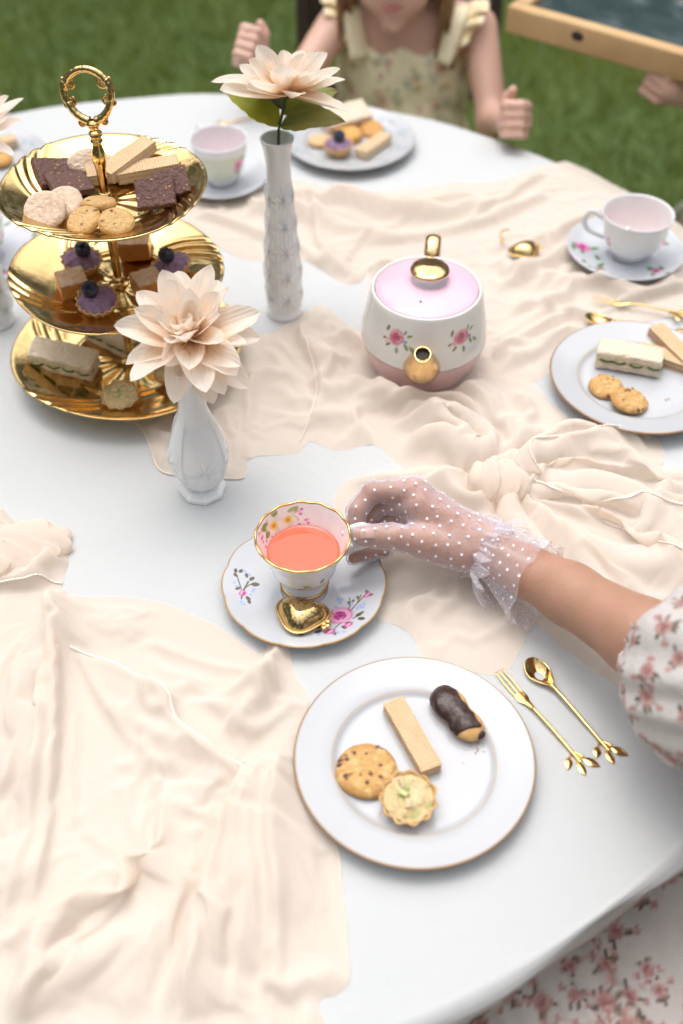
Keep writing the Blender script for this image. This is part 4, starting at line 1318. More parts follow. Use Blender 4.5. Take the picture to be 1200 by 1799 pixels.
# --- teapot
def teapot():
    t = thing('teapot', 'pink and white teapot with gold knob, handle and short gold spout', 'teapot', (.0968, 1.043, T + .0055), 0)
    body = [(.062, .0405), (.0725, .0412), (.0732, .046), (.0720, .060), (.0680, .082), (.0648, .0990), (.0632, .1050), (.0618, .1068), (.0598, .1062), (.0588, .1035)]
    out = resample(spline(body, 120), .0009)
    n = 360
    V, f = lathe_pts(out, n)
    th = np.tile(np.linspace(0, 2 * PI, n, endpoint=False), len(out)); th = np.where(th > PI / 2, th - 2 * PI, th)   # seam at the back
    zz = np.repeat(out[:, 1], n)
    k = .068
    p = Paint(th * k, zz, (.77, .755, .72))
    rg = np.random.default_rng(2)
    P3 = ((.35, .05, .10), (.58, .17, .24), (.76, .45, .47))
    for a, fl in ((-2.12, 1), (-1.00, -1), (.35, 1), (-3.4, 1)):
        x, z = a * k, .079
        s = 1 if fl > 0 else -1
        for (dx, dz, an, L) in ((-.013, .004, 1.3, .009), (-.011, -.003, 3.6, .007), (.012, .004, .5, .008), (.009, .006, 1.2, .007), (.010, -.004, -1.0, .010), (.016, -.006, -.8, .011), (.002, -.010, -1.5, .009), (-.006, -.008, 3.9, .008)):
            p.leaf(x + dx, z + dz, L, L * .42, an, (.20, .20, .09) if dx < 0 else (.26, .30, .16))
        for k2 in range(5): p.ell(x - .011 + rg.normal(0, .002), z - .005 + rg.normal(0, .0015), .0018, .0012, 0, (.74, .42, .38))
        for k2 in range(4): p.ell(x + .011 + rg.normal(0, .001), z - .001 + rg.normal(0, .0018), .0016, .0014, 0, (.16, .32, .62))
        p.rose(x, z + .001, .0098, P3, rg)
    w = (1 - sstep(.0414, .0420, zz))[:, None]
    p.c = p.c * (1 - w) + np.array(GILT) * 1.3 * w
    g = Geo(); g.add(V, f, p.c)
    g.build('pot_body', M['porcelain_print'], t, color=True)
    # faceted pink base under the white band
    def mod(r, z, th_):
        k = 1 - .035 * (1 - np.abs(np.cos(3 * th_ + .35))) * sstep(.045, .0, z)
        return r * k, z
    lathe([(0, .001), (.058, .001), (.0615, .0025), (.0640, .008), (.0685, .022), (.0718, .035), (.0727, .0405), (.0715, .0414)], 96, mod).build('pink_base', M['pink_base'], t)
    lid = thing_part('lid', t)
    lathe([(.0585, .1030), (.0585, .1052), (.0568, .1064), (.050, .1082), (.036, .1104), (.022, .1120), (0, .1122)], 120).build('lid_top', M['pink_glaze'], lid)
    kn = (.003, .008)
    lathe([(.0215, .1105), (.0195, .1130), (.0188, .1160), (.0200, .1195), (.0222, .1222), (.0218, .1232)], 64, off=(kn[0], kn[1], 0)).build('knob_stem', M['porcelain'], lid)
    def wob(r, z, th_): return r, z + .0006 * np.sin(2 * th_ + r * 200) * (r > .004)
    lathe([(.0218, .1226), (.0225, .1238), (.0215, .1256), (.017, .1274), (.009, .1284), (0, .1286)], 64, wob, off=(kn[0], kn[1], 0)).build('gold_knob', M['gold_lustre'], lid)
    ball((-.009, -.034, .1105), .0016, n=10, m=6, scale=(1, 1, .4)).build('vent_hole', M['dark'], lid)  # solid dark bead, coloured like the shade in a vent
    # spout, pointing at the camera
    a = math.radians(-95)
    d = np.array([math.cos(a), math.sin(a), 0])
    path = spline([d * .054 + [0, 0, .042], d * .070 + [0, 0, .049], d * .0815 + [0, 0, .063], d * .0875 + [0, 0, .079]], 24)
    rad = np.interp(np.linspace(0, 1, 24), [0, .3, .6, .85, 1], [.0245, .0215, .0165, .0110, .0088])
    tube(path, rad, 28, cap=False).build('spout', M['gold_lustre'], t).modifiers.new('wall', 'SOLIDIFY').thickness = .0012
    e = path[-1]; tdir = path[-1] - path[-2]; tdir /= np.linalg.norm(tdir)
    up = np.array([0, 0, 1.0]); side = np.cross(tdir, up); side /= np.linalg.norm(side); v2 = np.cross(side, tdir)
    aa = np.linspace(0, 2 * PI, 40, endpoint=False)
    tear = 1 + .28 * np.maximum(0, np.cos(aa + PI / 2)) ** 3
    lip = e + .0088 * tear[:, None] * (np.cos(aa)[:, None] * side + np.sin(aa)[:, None] * v2)
    ringv(lip, .0013, tdir).build('spout_lip', M['gold_lustre'], t)
    inner = e - tdir * .004
    V = np.vstack([inner + .0078 * (np.cos(aa)[:, None] * side + np.sin(aa)[:, None] * v2)])
    g = Geo(); g.add(V, [tuple(range(40))]); g.build('spout_opening', M['dark'], t, smooth=False)  # dark disc across the bore, in place of its shade
    # handle at the back
    b = math.radians(82); d = np.array([math.cos(b), math.sin(b), 0])
    hp = spline([d * .060 + [0, 0, .050], d * .088 + [0, 0, .056], d * .102 + [0, 0, .082], d * .098 + [0, 0, .104], d * .086 + [0, 0, .115], d * .068 + [0, 0, .109], d * .060 + [0, 0, .096]], 50)
    tube(hp, .0092, 16, flat=.5).build('handle', M['gold_lustre'], t)
    return t

def thing_part(name, parent):
    o = bpy.data.objects.new(name, None); COL.objects.link(o); o.parent = parent; o.empty_display_size = .01
    return o

def ringv(P, r, axis, n=8):
    """ring of tube along closed P lying across axis"""
    m = len(P)
    c = P.mean(0)
    N = P - c; N /= np.linalg.norm(N, axis=1)[:, None]
    a = np.linspace(0, 2 * PI, n, endpoint=False)
    V = P[:, None] + r * (np.cos(a)[None, :, None] * N[:, None] + np.sin(a)[None, :, None] * axis[None, None])
    f = grid_faces(m, n, True)
    i = np.arange(n); j = (i + 1) % n
    f += np.stack([(m - 1) * n + i, (m - 1) * n + j, j, i], 1).tolist()
    g = Geo(); return g.add(V.reshape(-1, 3), f)
teapot()

# --- milk glass vases
def star_relief(th, z, rows, cols, zlo, zhi, depth):
    """pressed star pattern: raised rays round each centre"""
    u = th / (2 * PI) * cols; v = (z - zlo) / (zhi - zlo) * rows
    uu = (u + 0 * v) % 1 - .5; vv = v % 1 - .5
    a = np.arctan2(vv, uu); r = np.hypot(uu, vv)
    ray = np.abs(np.cos(4 * a)) ** 1.6 * np.exp(-(r / .40) ** 2 * 1.1) * sstep(0, .05, r)
    edge = .5 * sstep(.42, .5, np.abs(uu))
    m = ((z > zlo) & (z < zhi))
    return depth * (ray + .5 * edge) * m

def vase(name, label, loc, group, prof, relief, n=360, rotz=0, foot=None, rimcol=None):
    t = thing(name, label, 'vase', loc, rotz, group)
    p = resample(spline(prof, 200), .0009)
    R, zr = p[-1]
    inn = p[::-1][::4].copy(); inn[:, 0] = np.maximum(inn[:, 0] - .003, .003); inn = inn[inn[:, 1] > zr * .45]
    full = np.vstack([p, [(R - .0008, zr + .0009), (R - .002, zr + .0008)], inn, [(0, inn[-1, 1])]])
    k = len(p)
    def mod(r, z, th):
        m = (np.arange(len(r)) < k)[:, None]
        return r + m * relief(th, z), z
    V, f = lathe_pts(full, n, mod)
    Geo().add(V, f).build('vase_body', M['milk_glass'], t)
    if foot: foot(t)
    return t

def oct_foot(t):
    a = np.linspace(0, 2 * PI, 8, endpoint=False) + .2
    g = Geo(); V = []
    for r, z in ((.0238, 0), (.0258, .0012), (.0262, .0048), (.0250, .0070), (.0195, .0092), (.0160, .0125)):
        V.append(np.stack([r * np.cos(a), r * np.sin(a), 0 * a + z], 1))
    g.add(np.vstack(V), grid_faces(6, 8, True) + [tuple(range(8))[::-1], tuple(range(40, 48))])
    o = g.build('foot', M['milk_glass'], t, smooth=False)
    b = o.modifiers.new('round', 'BEVEL'); b.width = .0011; b.segments = 3; b.limit_method = 'ANGLE'; b.angle_limit = .3

def front_relief(th, z):
    r = 0
    for c in range(4):
        tc = -1.25 + c * PI / 2
        d = (th - tc + PI) % (2 * PI) - PI
        u = d * .030; v = z - .052
        q = np.hypot(u, v); a = np.arctan2(v, u)
        ray = np.maximum(0, np.abs(np.cos(4 * a + .2)) - .45) / .55
        r = r + .0016 * ray * np.exp(-(q / .017) ** 2) * sstep(.0008, .004, q)
        r = r + .0012 * np.exp(-((np.abs(d) - PI / 4) / .05) ** 2) * sstep(.02, .03, z) * (1 - sstep(.095, .115, z))
    return r
vase_front = vase('bud_vase', 'squat white milk glass vase on an octagonal foot beside the teacup', (-.1487, .8300, T), 'milk glass vases',
                  [(.014, .0115), (.0165, .013), (.021, .020), (.0268, .032), (.0300, .045), (.0310, .056), (.0290, .072), (.0235, .090), (.0175, .106), (.0142, .122), (.0135, .140), (.0140, .156), (.0165, .166), (.0172, .168)],
                  front_relief, foot=oct_foot)
def tall_relief(th, z): return star_relief(th, z, 5, 6, .016, .185, .0026)
TALL = [(.0205, 0), (.0228, .002), (.0228, .0075), (.0215, .010), (.0212, .013), (.0222, .03), (.0225, .055), (.0215, .085), (.0190, .115), (.0168, .145), (.0150, .175), (.0143, .195), (.0142, .208), (.0160, .224), (.0186, .234), (.0192, .2375)]
vase_tall = vase('bud_vase', 'tall slender white milk glass vase behind, pressed with stars', (-.0722, 1.1475, T), 'milk glass vases', TALL, tall_relief, rotz=.3)
vase_left = vase('bud_vase', 'white milk glass vase cut off by the left edge beside the cake stand', (-.435, 1.128, T), 'milk glass vases', TALL, tall_relief, n=180, rotz=1.0)
vase_left.scale = (1.05, 1.05, .8)
# ------------------------------------------------------------------ three tier cake stand
SX, SY = -0.2522, 1.0366
TIERS = {'top': (.1062, .2440, .021), 'mid': (.1166, .1398, .021), 'low': (.1330, .0355, .025)}   # rim radius, rim height, depth
STAND_TILT = math.radians(0.9)
stand = thing('cake_stand', 'three tier polished gold cake stand with a scrolled ring handle', 'cake stand', (SX, SY, T + .001), 0, tilt=(0, STAND_TILT))

def tier_prof(R, d):
    return spline([(0, .0012), (R * .10, .0010), (R * .40, .0008), (R * .475, .0012), (R * .50, .0040), (R * .525, .0042), (R * .56, .0040), (R * .66, d * .30), (R * .80, d * .62), (R * .92, d * .86), (R * .975, d * .985), (R, d)], 120)

def tier_z(R, d, r):
    p = tier_prof(R, d)
    return np.interp(r, p[:, 0], p[:, 1])

def tier_plate(R, d, zr, ph):
    n = 400
    top = resample(tier_prof(R, d), .0014)
    und = top[::-1].copy(); und[:, 1] -= .0016
    full = np.vstack([top, [(R + .0011, d + .0004), (R + .0018, d - .0008), (R + .0011, d - .0020)], und])
    def mod(r, z, th):
        s = r / R
        t = th + ph + 1.35 * (s - .5)                        # the flutes swirl
        loc = (t / (2 * PI) * 4) % 1                           # four shells
        win = sstep(.04, .14, loc) * (1 - sstep(.36, .50, loc))
        q = (loc - .04) / .46
        fl = np.abs(np.sin(q * PI * 4)) ** .8
        a = sstep(.56, .72, s) * (1 - .25 * sstep(.94, 1, s))
        z2 = z + .0032 * a * win * (fl - .5)
        # stamped petals on the floor
        z2 = z2 + .0005 * np.cos(th * 12 + ph) * sstep(.1, .2, s) * (1 - sstep(.38, .45, s))
        r2 = r * (1 + .016 * sstep(.75, 1, s) * np.cos(t * 4 + .4) + .006 * sstep(.9, 1, s) * win * (fl - .5))
        return r2, z2
    V, f = lathe_pts(full, n, mod)
    o = Geo().add(V, f).build('tier_plate', M['gold'], stand, loc=(0, 0, zr - d))
    return o
tier_plate(*[TIERS['top'][i] for i in (0, 2, 1)], .3)
tier_plate(*[TIERS['mid'][i] for i in (0, 2, 1)], 1.0)
tier_plate(*[TIERS['low'][i] for i in (0, 2, 1)], 1.9)
lathe([(.047, 0), (.046, .004), (.040, .0085), (.02, .0095)], 60).build('foot', M['gold'], stand)

def pole_seg(z0, z1, name='pole'):
    L = z1 - z0
    p = spline([(.0105, 0), (.0110, .0015), (.0075, .0030), (.0062, .0055), (.0078, .0080), (.0062, .0105), (.0046, .0130), (.0052, L * .45), (.0068, L * .66), (.0050, L - .014), (.0046, L - .011), (.0066, L - .008), (.0050, L - .005), (.0066, L - .0025), (.0058, L)], 90)
    def mod(r, z, th):
        return r * (1 + .07 * np.abs(np.cos(3 * th + z * 30)) * sstep(.015, .02, z) * (1 - sstep(L - .02, L - .015, z))), z
    V, f = lathe_pts(p, 36, mod)
    Geo().add(V + np.array([0, 0, z0]), f).build(name, M['gold'], stand)
zl = TIERS['low'][1] - TIERS['low'][2]; zm = TIERS['mid'][1] - TIERS['mid'][2]; zt = TIERS['top'][1] - TIERS['top'][2]
pole_seg(zl + .001, zm - .001); pole_seg(zm + .001, zt - .001); pole_seg(zt + .001, .300)

def handle():
    t = thing_part('ring_handle', stand)
    t.location = (0, 0, .298); t.rotation_euler = (math.radians(-12), math.radians(-7), math.radians(-8))
    # leafy calyx and the scrolled ring, in the x-z plane
    lathe(spline([(.0052, 0), (.0070, .002), (.0048, .005), (.0058, .008), (.0075, .011), (.0050, .015)], 40), 24).build('calyx', M['gold'], t)
    c = np.array([0, 0, .0385])
    def rp(a, k=1.0): return c + np.array([(.0235 + .0025 * math.cos(PI - a)) * k * math.sin(a), 0, -.0250 * k * math.cos(a)])
    for s in (-1, 1):
        for a0, a1, r0, r1, off in ((.15, 1.35, .0046, .0034, .0), (1.25, 2.15, .0034, .0042, .003), (2.05, 3.13, .0040, .0036, -.001)):
            aa = np.linspace(a0, a1, 24)
            P = np.array([rp(s * a, 1 + off * 12 * math.sin((a - a0) / (a1 - a0) * PI)) for a in aa])
            rad = np.linspace(r0, r1, 24) * (1 + .03 * np.cos(aa * 26))
            tube(P, rad, 12).build('ring_arc', M['gold'], t)
        g = Geo()
        for a, k, r in ((.50, 1.18, .0040), (1.30, .84, .0050), (1.28, 1.12, .0034), (2.12, .82, .0052), (2.10, 1.08, .0036)):
            q = rp(s * a, k)
            sp = np.linspace(0, 3.6 * PI, 40)
            rr = r * (1 - sp / (4.3 * PI))
            P = q + np.stack([rr * np.cos(sp * s + a), .0003 * sp, rr * np.sin(sp * s + a)], 1)
            tube(P, np.linspace(.0015, .0008, 40), 7, g)
            ball(q + np.array([0, .003, 0]), .0013, g, 8, 6)
            ball(q + np.array([0, -.001, 0]), .0013, g, 8, 6)
        g.build('scroll', M['gold'], t)
handle()

def on_tier(o, tier, px, py, rot, lift=.0, extra=None, slope=1.0, face=None):
    """lay a thing on a tier, following the rise of its wall"""
    R, zr, d = TIERS[tier]
    z0 = zr - d
    cx, cy = SX + math.sin(STAND_TILT) * zr, SY
    zz = z0 + .006
    for _ in range(4):
        q = at(px, py, zz)
        r = math.hypot(q[0] - cx, q[1] - cy)
        zz = z0 + float(tier_z(R, d, min(r, R))) + lift
    s = (tier_z(R, d, min(r + .012, R)) - tier_z(R, d, max(r - .012, 0))) / .024 * slope
    nrm = Vector((-s * (q[0] - cx) / max(r, 1e-6), -s * (q[1] - cy) / max(r, 1e-6), 1)).normalized()
    if face: nrm = Vector(face).normalized()
    x = Vector((math.cos(rot), math.sin(rot), 0)); x = (x - nrm * x.dot(nrm)).normalized()
    y = nrm.cross(x)
    m = Matrix((x, y, nrm)).transposed()
    if extra: m = m @ Matrix.Rotation(extra[0], 3, 'X') @ Matrix.Rotation(extra[1], 3, 'Y')
    o.rotation_euler = m.to_euler()
    o.location = (q[0], q[1], T + zz)
    return o
# ------------------------------------------------------------------ sweets and sandwiches
def wobble(V, amp, sc, seed=0):
    V = np.asarray(V, float)
    return V + amp * np.stack([fbm(V * sc + 7 * k, seed + k * 5, 2) for k in range(3)], 1)

def rough_box(size, r, amp, sc, seed, sub=(8, 6, 2)):
    g = rbox(size, r, sub=sub)
    g.v = [wobble(v, amp, sc, seed) for v in g.v]
    return g

def put(o, px, py, z, rot, tilt=(0, 0)):
    o.location = at(px, py, z); o.rotation_euler = (tilt[0], tilt[1], rot); return o

def cookie(label, R, th, seed, chips=14, base=(.60, .36, .13), edge=(.50, .25, .07), cat='cookie', group=None, pale=False, lumpy=1.0):
    rg = np.random.default_rng(seed)
    t = thing('biscuit' if pale else 'cookie', label, cat, group=group)
    prof = resample(spline([(0, th), (R * .5, th * .99), (R * .82, th * .9), (R * .95, th * .66), (R, th * .38), (R * .97, th * .12), (R * .88, 0), (R * .4, 0), (0, 0)], 120), .0007)
    def mod(r, z, ang):
        P = np.stack([np.cos(ang) * 1.7, np.sin(ang) * 1.7, 0 * ang], -1).reshape(-1, 3)
        k = (1 + .035 * lumpy * fbm(P, seed, 3)).reshape(ang.shape)
        Q = np.stack([r * np.cos(ang), r * np.sin(ang), z], -1).reshape(-1, 3)
        return r * k, z + ((.00055 * fbm(Q * 170, seed + 3, 3) + .0005 * vnoise(Q * 520, seed + 5)) * lumpy).reshape(z.shape) * (z > th * .2)
    V, f = lathe_pts(prof, 110, mod)
    rr = np.hypot(V[:, 0], V[:, 1]) / R
    p = Paint(V[:, 0], V[:, 1], base, (V[:, 2] > th * .25).astype(float))
    w = (sstep(.55, 1.0, rr) * .9)[:, None]
    p.c = p.c * (1 - w) + np.array(edge) * w
    for k in range(int(chips * 1.2)):
        a, q = rg.uniform(0, 6.28), R * math.sqrt(rg.uniform(0, .9))
        p.ell(q * math.cos(a), q * math.sin(a), rg.uniform(.0018, .0045), rg.uniform(.0015, .003), a, (.72, .52, .24), .6, .5)
    ch = []
    for k in range(chips):
        a, q = rg.uniform(0, 6.28), R * math.sqrt(rg.uniform(.03, .85))
        x, y, s = q * math.cos(a), q * math.sin(a), rg.uniform(.0008, .0020)
        p.ell(x, y, s * 1.5, s * 1.1, a, (.20, .09, .05), .85, .4)
        ch.append((x, y, s))
    g = Geo(); g.add(V, f, p.c)
    g.build('dough', M['pale_cookie'] if pale else M['cookie'], t, color=True)
    if ch:
        g = Geo()
        for x, y, s in ch:
            ball((x, y, th * (1.0 - .25 * (math.hypot(x, y) / R) ** 3)), s, g, 7, 5, scale=(1.2, .9, .5))
        o = g.build('chocolate_chips', M['cocoa'], t); o['kind'] = 'stuff'
    return t

def wafer(label, L=.078, W=.0225, Hh=.0125, group=None, cream='wafer_cream', seed=1):
    t = thing('wafer', label, 'wafer', group=group)
    s, c = Hh * .15, Hh * .275
    z = 0
    for k in range(5):
        if k % 2 == 0:
            g = rough_box((L, W, s), .0004, .00022, 140, seed + k, (18, 6, 0)); g.build('wafer_sheet', M['wafer'], t, smooth=False, loc=(0, 0, z + s / 2)); z += s
        else:
            g = rough_box((L * .985, W * .955, c), .0006, .0005, 300, seed + k, (14, 5, 1)); g.build('cream_layer', M[cream], t, loc=(0, 0, z + c / 2)); z += c
    return t

def cocoa_square(label, seed, size=(.042, .040, .0075), group='cocoa squares on the top tier'):
    t = thing('cocoa_biscuit', label, 'biscuit', group=group)
    g = rough_box(size, .0009, .00065, 260, seed, (18, 18, 3)); g.build('biscuit_slab', M['cocoa'], t, loc=(0, 0, size[2] / 2))
    rg = np.random.default_rng(seed); g = Geo()
    for k in range(9):
        x, y = rg.uniform(-.45, .45, 2) * np.array(size[:2])
        ball((x, y, size[2] + .0001), rg.uniform(.0006, .0012), g, 6, 4, scale=(1.3, 1, .5))
    o = g.build('crumbs', M['biscuit'], t); o['kind'] = 'stuff'
    return t

def pastry_cup(t, R, Hh, seed, flutes=16, name='pastry_shell'):
    prof = [(0, 0), (R * .62, 0), (R * .70, Hh * .12), (R * .86, Hh * .55), (R * 1.0, Hh * .96), (R * .99, Hh * 1.02), (R * .92, Hh), (R * .80, Hh * .7), (R * .6, Hh * .5), (0, Hh * .45)]
    p = resample(spline(prof, 80), .0009)
    def mod(r, z, th):
        w = sstep(.35, 1, r / R)
        P = np.stack([np.cos(th) * 3, np.sin(th) * 3, z * 90], -1).reshape(-1, 3)
        nz = fbm(P, seed, 2).reshape(th.shape)
        return r * (1 + w * (.055 * np.cos(flutes * th) + .025 * nz)), z + sstep(.7, 1, z / Hh) * .0011 * nz
    V, f = lathe_pts(p, 128, mod)
    Geo().add(V, f).build(name, M['pastry'], t)

def blueberry_tart(label, seed, R=.0205, group='blueberry tartlets', berry=(.0, .0)):
    t = thing('blueberry_tartlet', label, 'tartlet', group=group)
    pastry_cup(t, R, .0145, seed)
    n, m = 72, 30
    th = np.linspace(0, 2 * PI, n, endpoint=False); s = np.linspace(0.001, 1, m)
    S_, TH = np.meshgrid(s, th, indexing='ij')
    Q = np.stack([S_ * np.cos(TH), S_ * np.sin(TH), 0 * S_], -1).reshape(-1, 3)
    lump = fbm(Q * 3.2, seed + 2, 4).reshape(S_.shape)
    r = S_ * R * .88 * (1 + .05 * lump * S_)
    z = .0132 + .0085 * (1 - S_ ** 2.6) + .0016 * lump
    V = np.stack([r * np.cos(TH), r * np.sin(TH), z], -1).reshape(-1, 3)
    Geo().add(V, grid_faces(m, n, True)).build('berry_cream', M['berry_cream'], t)
    g = Geo()
    bx, by = berry
    prof = spline([(0, -.0075), (.005, -.0062), (.0092, -.001), (.0085, .0046), (.0053, .0074), (.0036, .0079), (.0033, .0067), (0, .0060)], 50)
    V, f = lathe_pts(prof, 30, lambda r, z, th_: (r, z + .0006 * np.cos(5 * th_) * (z > .006)))
    ca = .5
    Rx = np.array(Matrix.Rotation(ca, 3, 'X'))
    o = Geo().add(V @ Rx.T, f).build('blueberry', M['blueberry'], t, loc=(bx, by, .0270))
    return t

def jelly(label, seed, size=(.032, .030, .022), group='sugared caramel squares'):
    t = thing('caramel_square', label, 'sweet', group=group)
    g = rough_box(size, .0022, .0008, 120, seed, (10, 10, 7)); g.build('jelly_block', M['caramel'], t, loc=(0, 0, size[2] / 2))
    n = 16
    g = rough_box((size[0] * .95, size[1] * .95, .0016), .0006, .0008, 260, seed + 3, (14, 14, 0)); g.build('sugar_dusting', M['sugar'], t, loc=(0, 0, size[2] + .0003))
    return t

def quiche(label, seed, R=.0225, group=None, greens=5):
    t = thing('quiche_tartlet', label, 'tartlet', group=group)
    pastry_cup(t, R, .0135, seed, 11)
    rg = np.random.default_rng(seed)
    n, m = 84, 34
    th = np.linspace(0, 2 * PI, n, endpoint=False); s = np.linspace(0.001, 1, m)
    S_, TH = np.meshgrid(s, th, indexing='ij')
    X, Y = S_ * np.cos(TH), S_ * np.sin(TH)
    Q = np.stack([X, Y, 0 * X], -1).reshape(-1, 3)
    lump = fbm(Q * 3.4, seed + 1, 3).reshape(X.shape)
    r = R * .88
    V = np.stack([X * r, Y * r, .0122 + .0022 * (1 - S_ ** 2) + .0013 * lump], -1).reshape(-1, 3)
    p = Paint(V[:, 0], V[:, 1], (.66, .49, .24))
    for k in range(9): p.ell(*(rg.normal(0, R * .4, 2)), rg.uniform(.003, .007), rg.uniform(.002, .005), rg.uniform(0, 3), (.72, .60, .36), .8, .5)
    for k in range(greens): p.ell(*(rg.normal(0, R * .42, 2)), rg.uniform(.003, .006), rg.uniform(.002, .0035), rg.uniform(0, 3), (.36, .36, .10), .9, .4)
    for k in range(24): p.ell(*(rg.normal(0, R * .4, 2)), .0006, .0005, 0, (.06, .07, .03))
    g = Geo(); g.add(V, grid_faces(m, n, True), p.c)
    g.build('egg_filling', M['custard'], t, color=True)
    for k in range(greens - 1):
        a, q = rg.uniform(0, 6.28), rg.uniform(.15, .6) * R
        rough_box((rg.uniform(.005, .009), rg.uniform(.003, .005), .003), .0008, .0005, 300, seed + k, (3, 3, 1)).build('courgette_piece', M['cucumber'] if k % 2 else M['filling'], t, loc=(q * math.cos(a), q * math.sin(a), .0150), rot=(rg.uniform(-.3, .3), rg.uniform(-.3, .3), a))
    return t

def sandwich(label, seed, size=(.074, .030), group='finger sandwiches', fill='cucumber'):
    L, W = size
    t = thing('finger_sandwich', label, 'sandwich', group=group)
    for k, z in enumerate((.0055, .0195)):
        g = rbox((L, W, .0105), .0028, sub=(26, 12, 3))
        out = []
        for v in g.v:
            v = wobble(v, .0011, 120, seed + k); v = wobble(v, .00035, 480, seed + 9)
            v[:, 2] += .0010 * np.cos(v[:, 0] / L * 3) - (.0008 if k else 0)
            out.append(v)
        g.v = out
        g.build('bread_slice', M['bread'], t, loc=(0, 0, z))
    if fill == 'cucumber':
        rough_box((L * .95, W * .92, .004), .001, .0006, 200, seed + 2, (16, 8, 0)).build('cheese_filling', M['filling'], t, loc=(0, 0, .0128))
        rg = np.random.default_rng(seed)
        for i in range(4):
            for s in (-1, 1):
                x = -L * .36 + i * L * .245 + rg.normal(0, .001)
                sl_ = thing_part('cucumber_slice', t); 
                g = lathe([(0, .0015), (.0098, .0015), (.0098, -.0015), (0, -.0015)], 26)
                me = g.build('slice_flesh', M['cucumber'], sl_)
                a = np.linspace(0, 2 * PI, 26, endpoint=False)
                ring(np.stack([.0098 * np.cos(a), .0098 * np.sin(a), 0 * a], 1), .0007, 6, 2.2).build('slice_skin', M['cucumber_skin'], sl_)
                sl_.location = (x, s * (W / 2 - .0082), .0125 + .0012 * (i % 2)); sl_.rotation_euler = (rg.normal(0, .06), rg.normal(0, .05), 0)
    else:
        rough_box((L * .97, W * .98, .005), .0015, .0006, 200, seed + 2, (16, 8, 0)).build('pink_filling', M['ham'], t, loc=(0, 0, .0128))
    return t

# --- dinner plate nearest the camera
zp = .0075
put(cookie('large golden chocolate chip cookie on the nearest plate', .0262, .0085, 4, 20, lumpy=1.2), 643, 1357, zp, .4)
put(wafer('long vanilla wafer finger alone in the middle of the nearest plate', .0755, .0195, .0115, group='wafer fingers'), 723, 1300, zp, math.radians(-66))
put(quiche('vegetable quiche tartlet leaning on the large cookie of the nearest plate', 6, .0235, group='quiche tartlets'), 717, 1412, zp + .001, .3, (.10, -.06))

def eclair():
    t = thing('dipped_biscuit', 'sponge finger half dipped in dark chocolate on the nearest plate', 'biscuit')
    def body(P):
        d = smin(sd_ell(P, (-.012, 0, .0075), (.0185, .0152, .0092)), sd_ell(P, (.013, 0, .0072), (.0170, .0140, .0086)), .006)
        return d + .0005 * vnoise(P * 180, 2)
    v, f = surface_nets(body, (-.036, -.021, -.004), (.036, .021, .021), .0009)
    Geo().add(v, f).build('sponge', M['biscuit'], t)
    def glaze(P):
        edge = .0062 + .0022 * vnoise(np.stack([P[:, 0] * 110, P[:, 1] * 110, 0 * P[:, 0]], 1), 8)
        d = np.maximum(body(P) - .0016 - .0008 * vnoise(P * 130, 4), -(P[:, 2] - edge - .95 * np.maximum(P[:, 1], 0)))
        d = np.maximum(d, P[:, 0] - .0225 - .6 * (P[:, 1]) * .5)
        return np.maximum(d, -(body(P) + .001))
    v, f = surface_nets(glaze, (-.038, -.022, -.002), (.036, .022, .024), .0008)
    Geo().add(v, f).build('chocolate_glaze', M['choc'], t)
    ball((.0285, .004, .0075), .0042, scale=(.8, 1.2, .9)).build('chocolate_drip', M['choc'], t)
    return t
put(eclair(), 803, 1262, zp, math.radians(-58))

def crumbs(px, py, z, n, spread, label, seed=1):
    rg = np.random.default_rng(seed); g = Geo(); c = at(px, py, z)
    for k in range(n):
        x, y = rg.normal(0, spread, 2); s = rg.uniform(.0003, .0010)
        ball((c[0] + x, c[1] + y, c[2] + s * .5), s, g, 6, 4, scale=(1, .8, .7))
    o = g.build('crumbs', M['biscuit'])
    o['kind'] = 'stuff'; o['label'] = label; o['category'] = 'crumbs'
crumbs(845, 1320, zp, 12, .006, 'biscuit crumbs on the nearest plate beside the chocolate dipped biscuit')

# --- plate at the right
zq = .0115
put(sandwich('cucumber finger sandwich on the gilt rimmed plate at the right', 3, (.076, .030)), 1102, 643, zq, math.radians(-16))
put(cookie('chocolate chip cookie beside the cucumber sandwich, half under another cookie', .0205, .0075, 14, 9, lumpy=1.4, group='cookies on the right plate'), 1064, 683, zq, 1.0)
put(cookie('chocolate chip cookie propped on its neighbour below the cucumber sandwich', .0215, .0075, 15, 10, lumpy=1.4, group='cookies on the right plate'), 1104, 707, zq + .003, 2.4, (.10, -.12))
wf = put(wafer('cocoa cream wafer finger leaning beside the sandwich on the right plate', .078, .021, .0125, group='wafer fingers', seed=5), 1182, 618, zq + .004, math.radians(-64), (0, .06))
put(another(wf, (0, 0, 0), 0, 'wafer finger lying beneath the leaning wafer on the right plate'), 1178, 640, zq - .001, math.radians(-30))
crumbs(1174, 702, zq, 5, .004, 'biscuit crumbs on the plate at the right', 4)

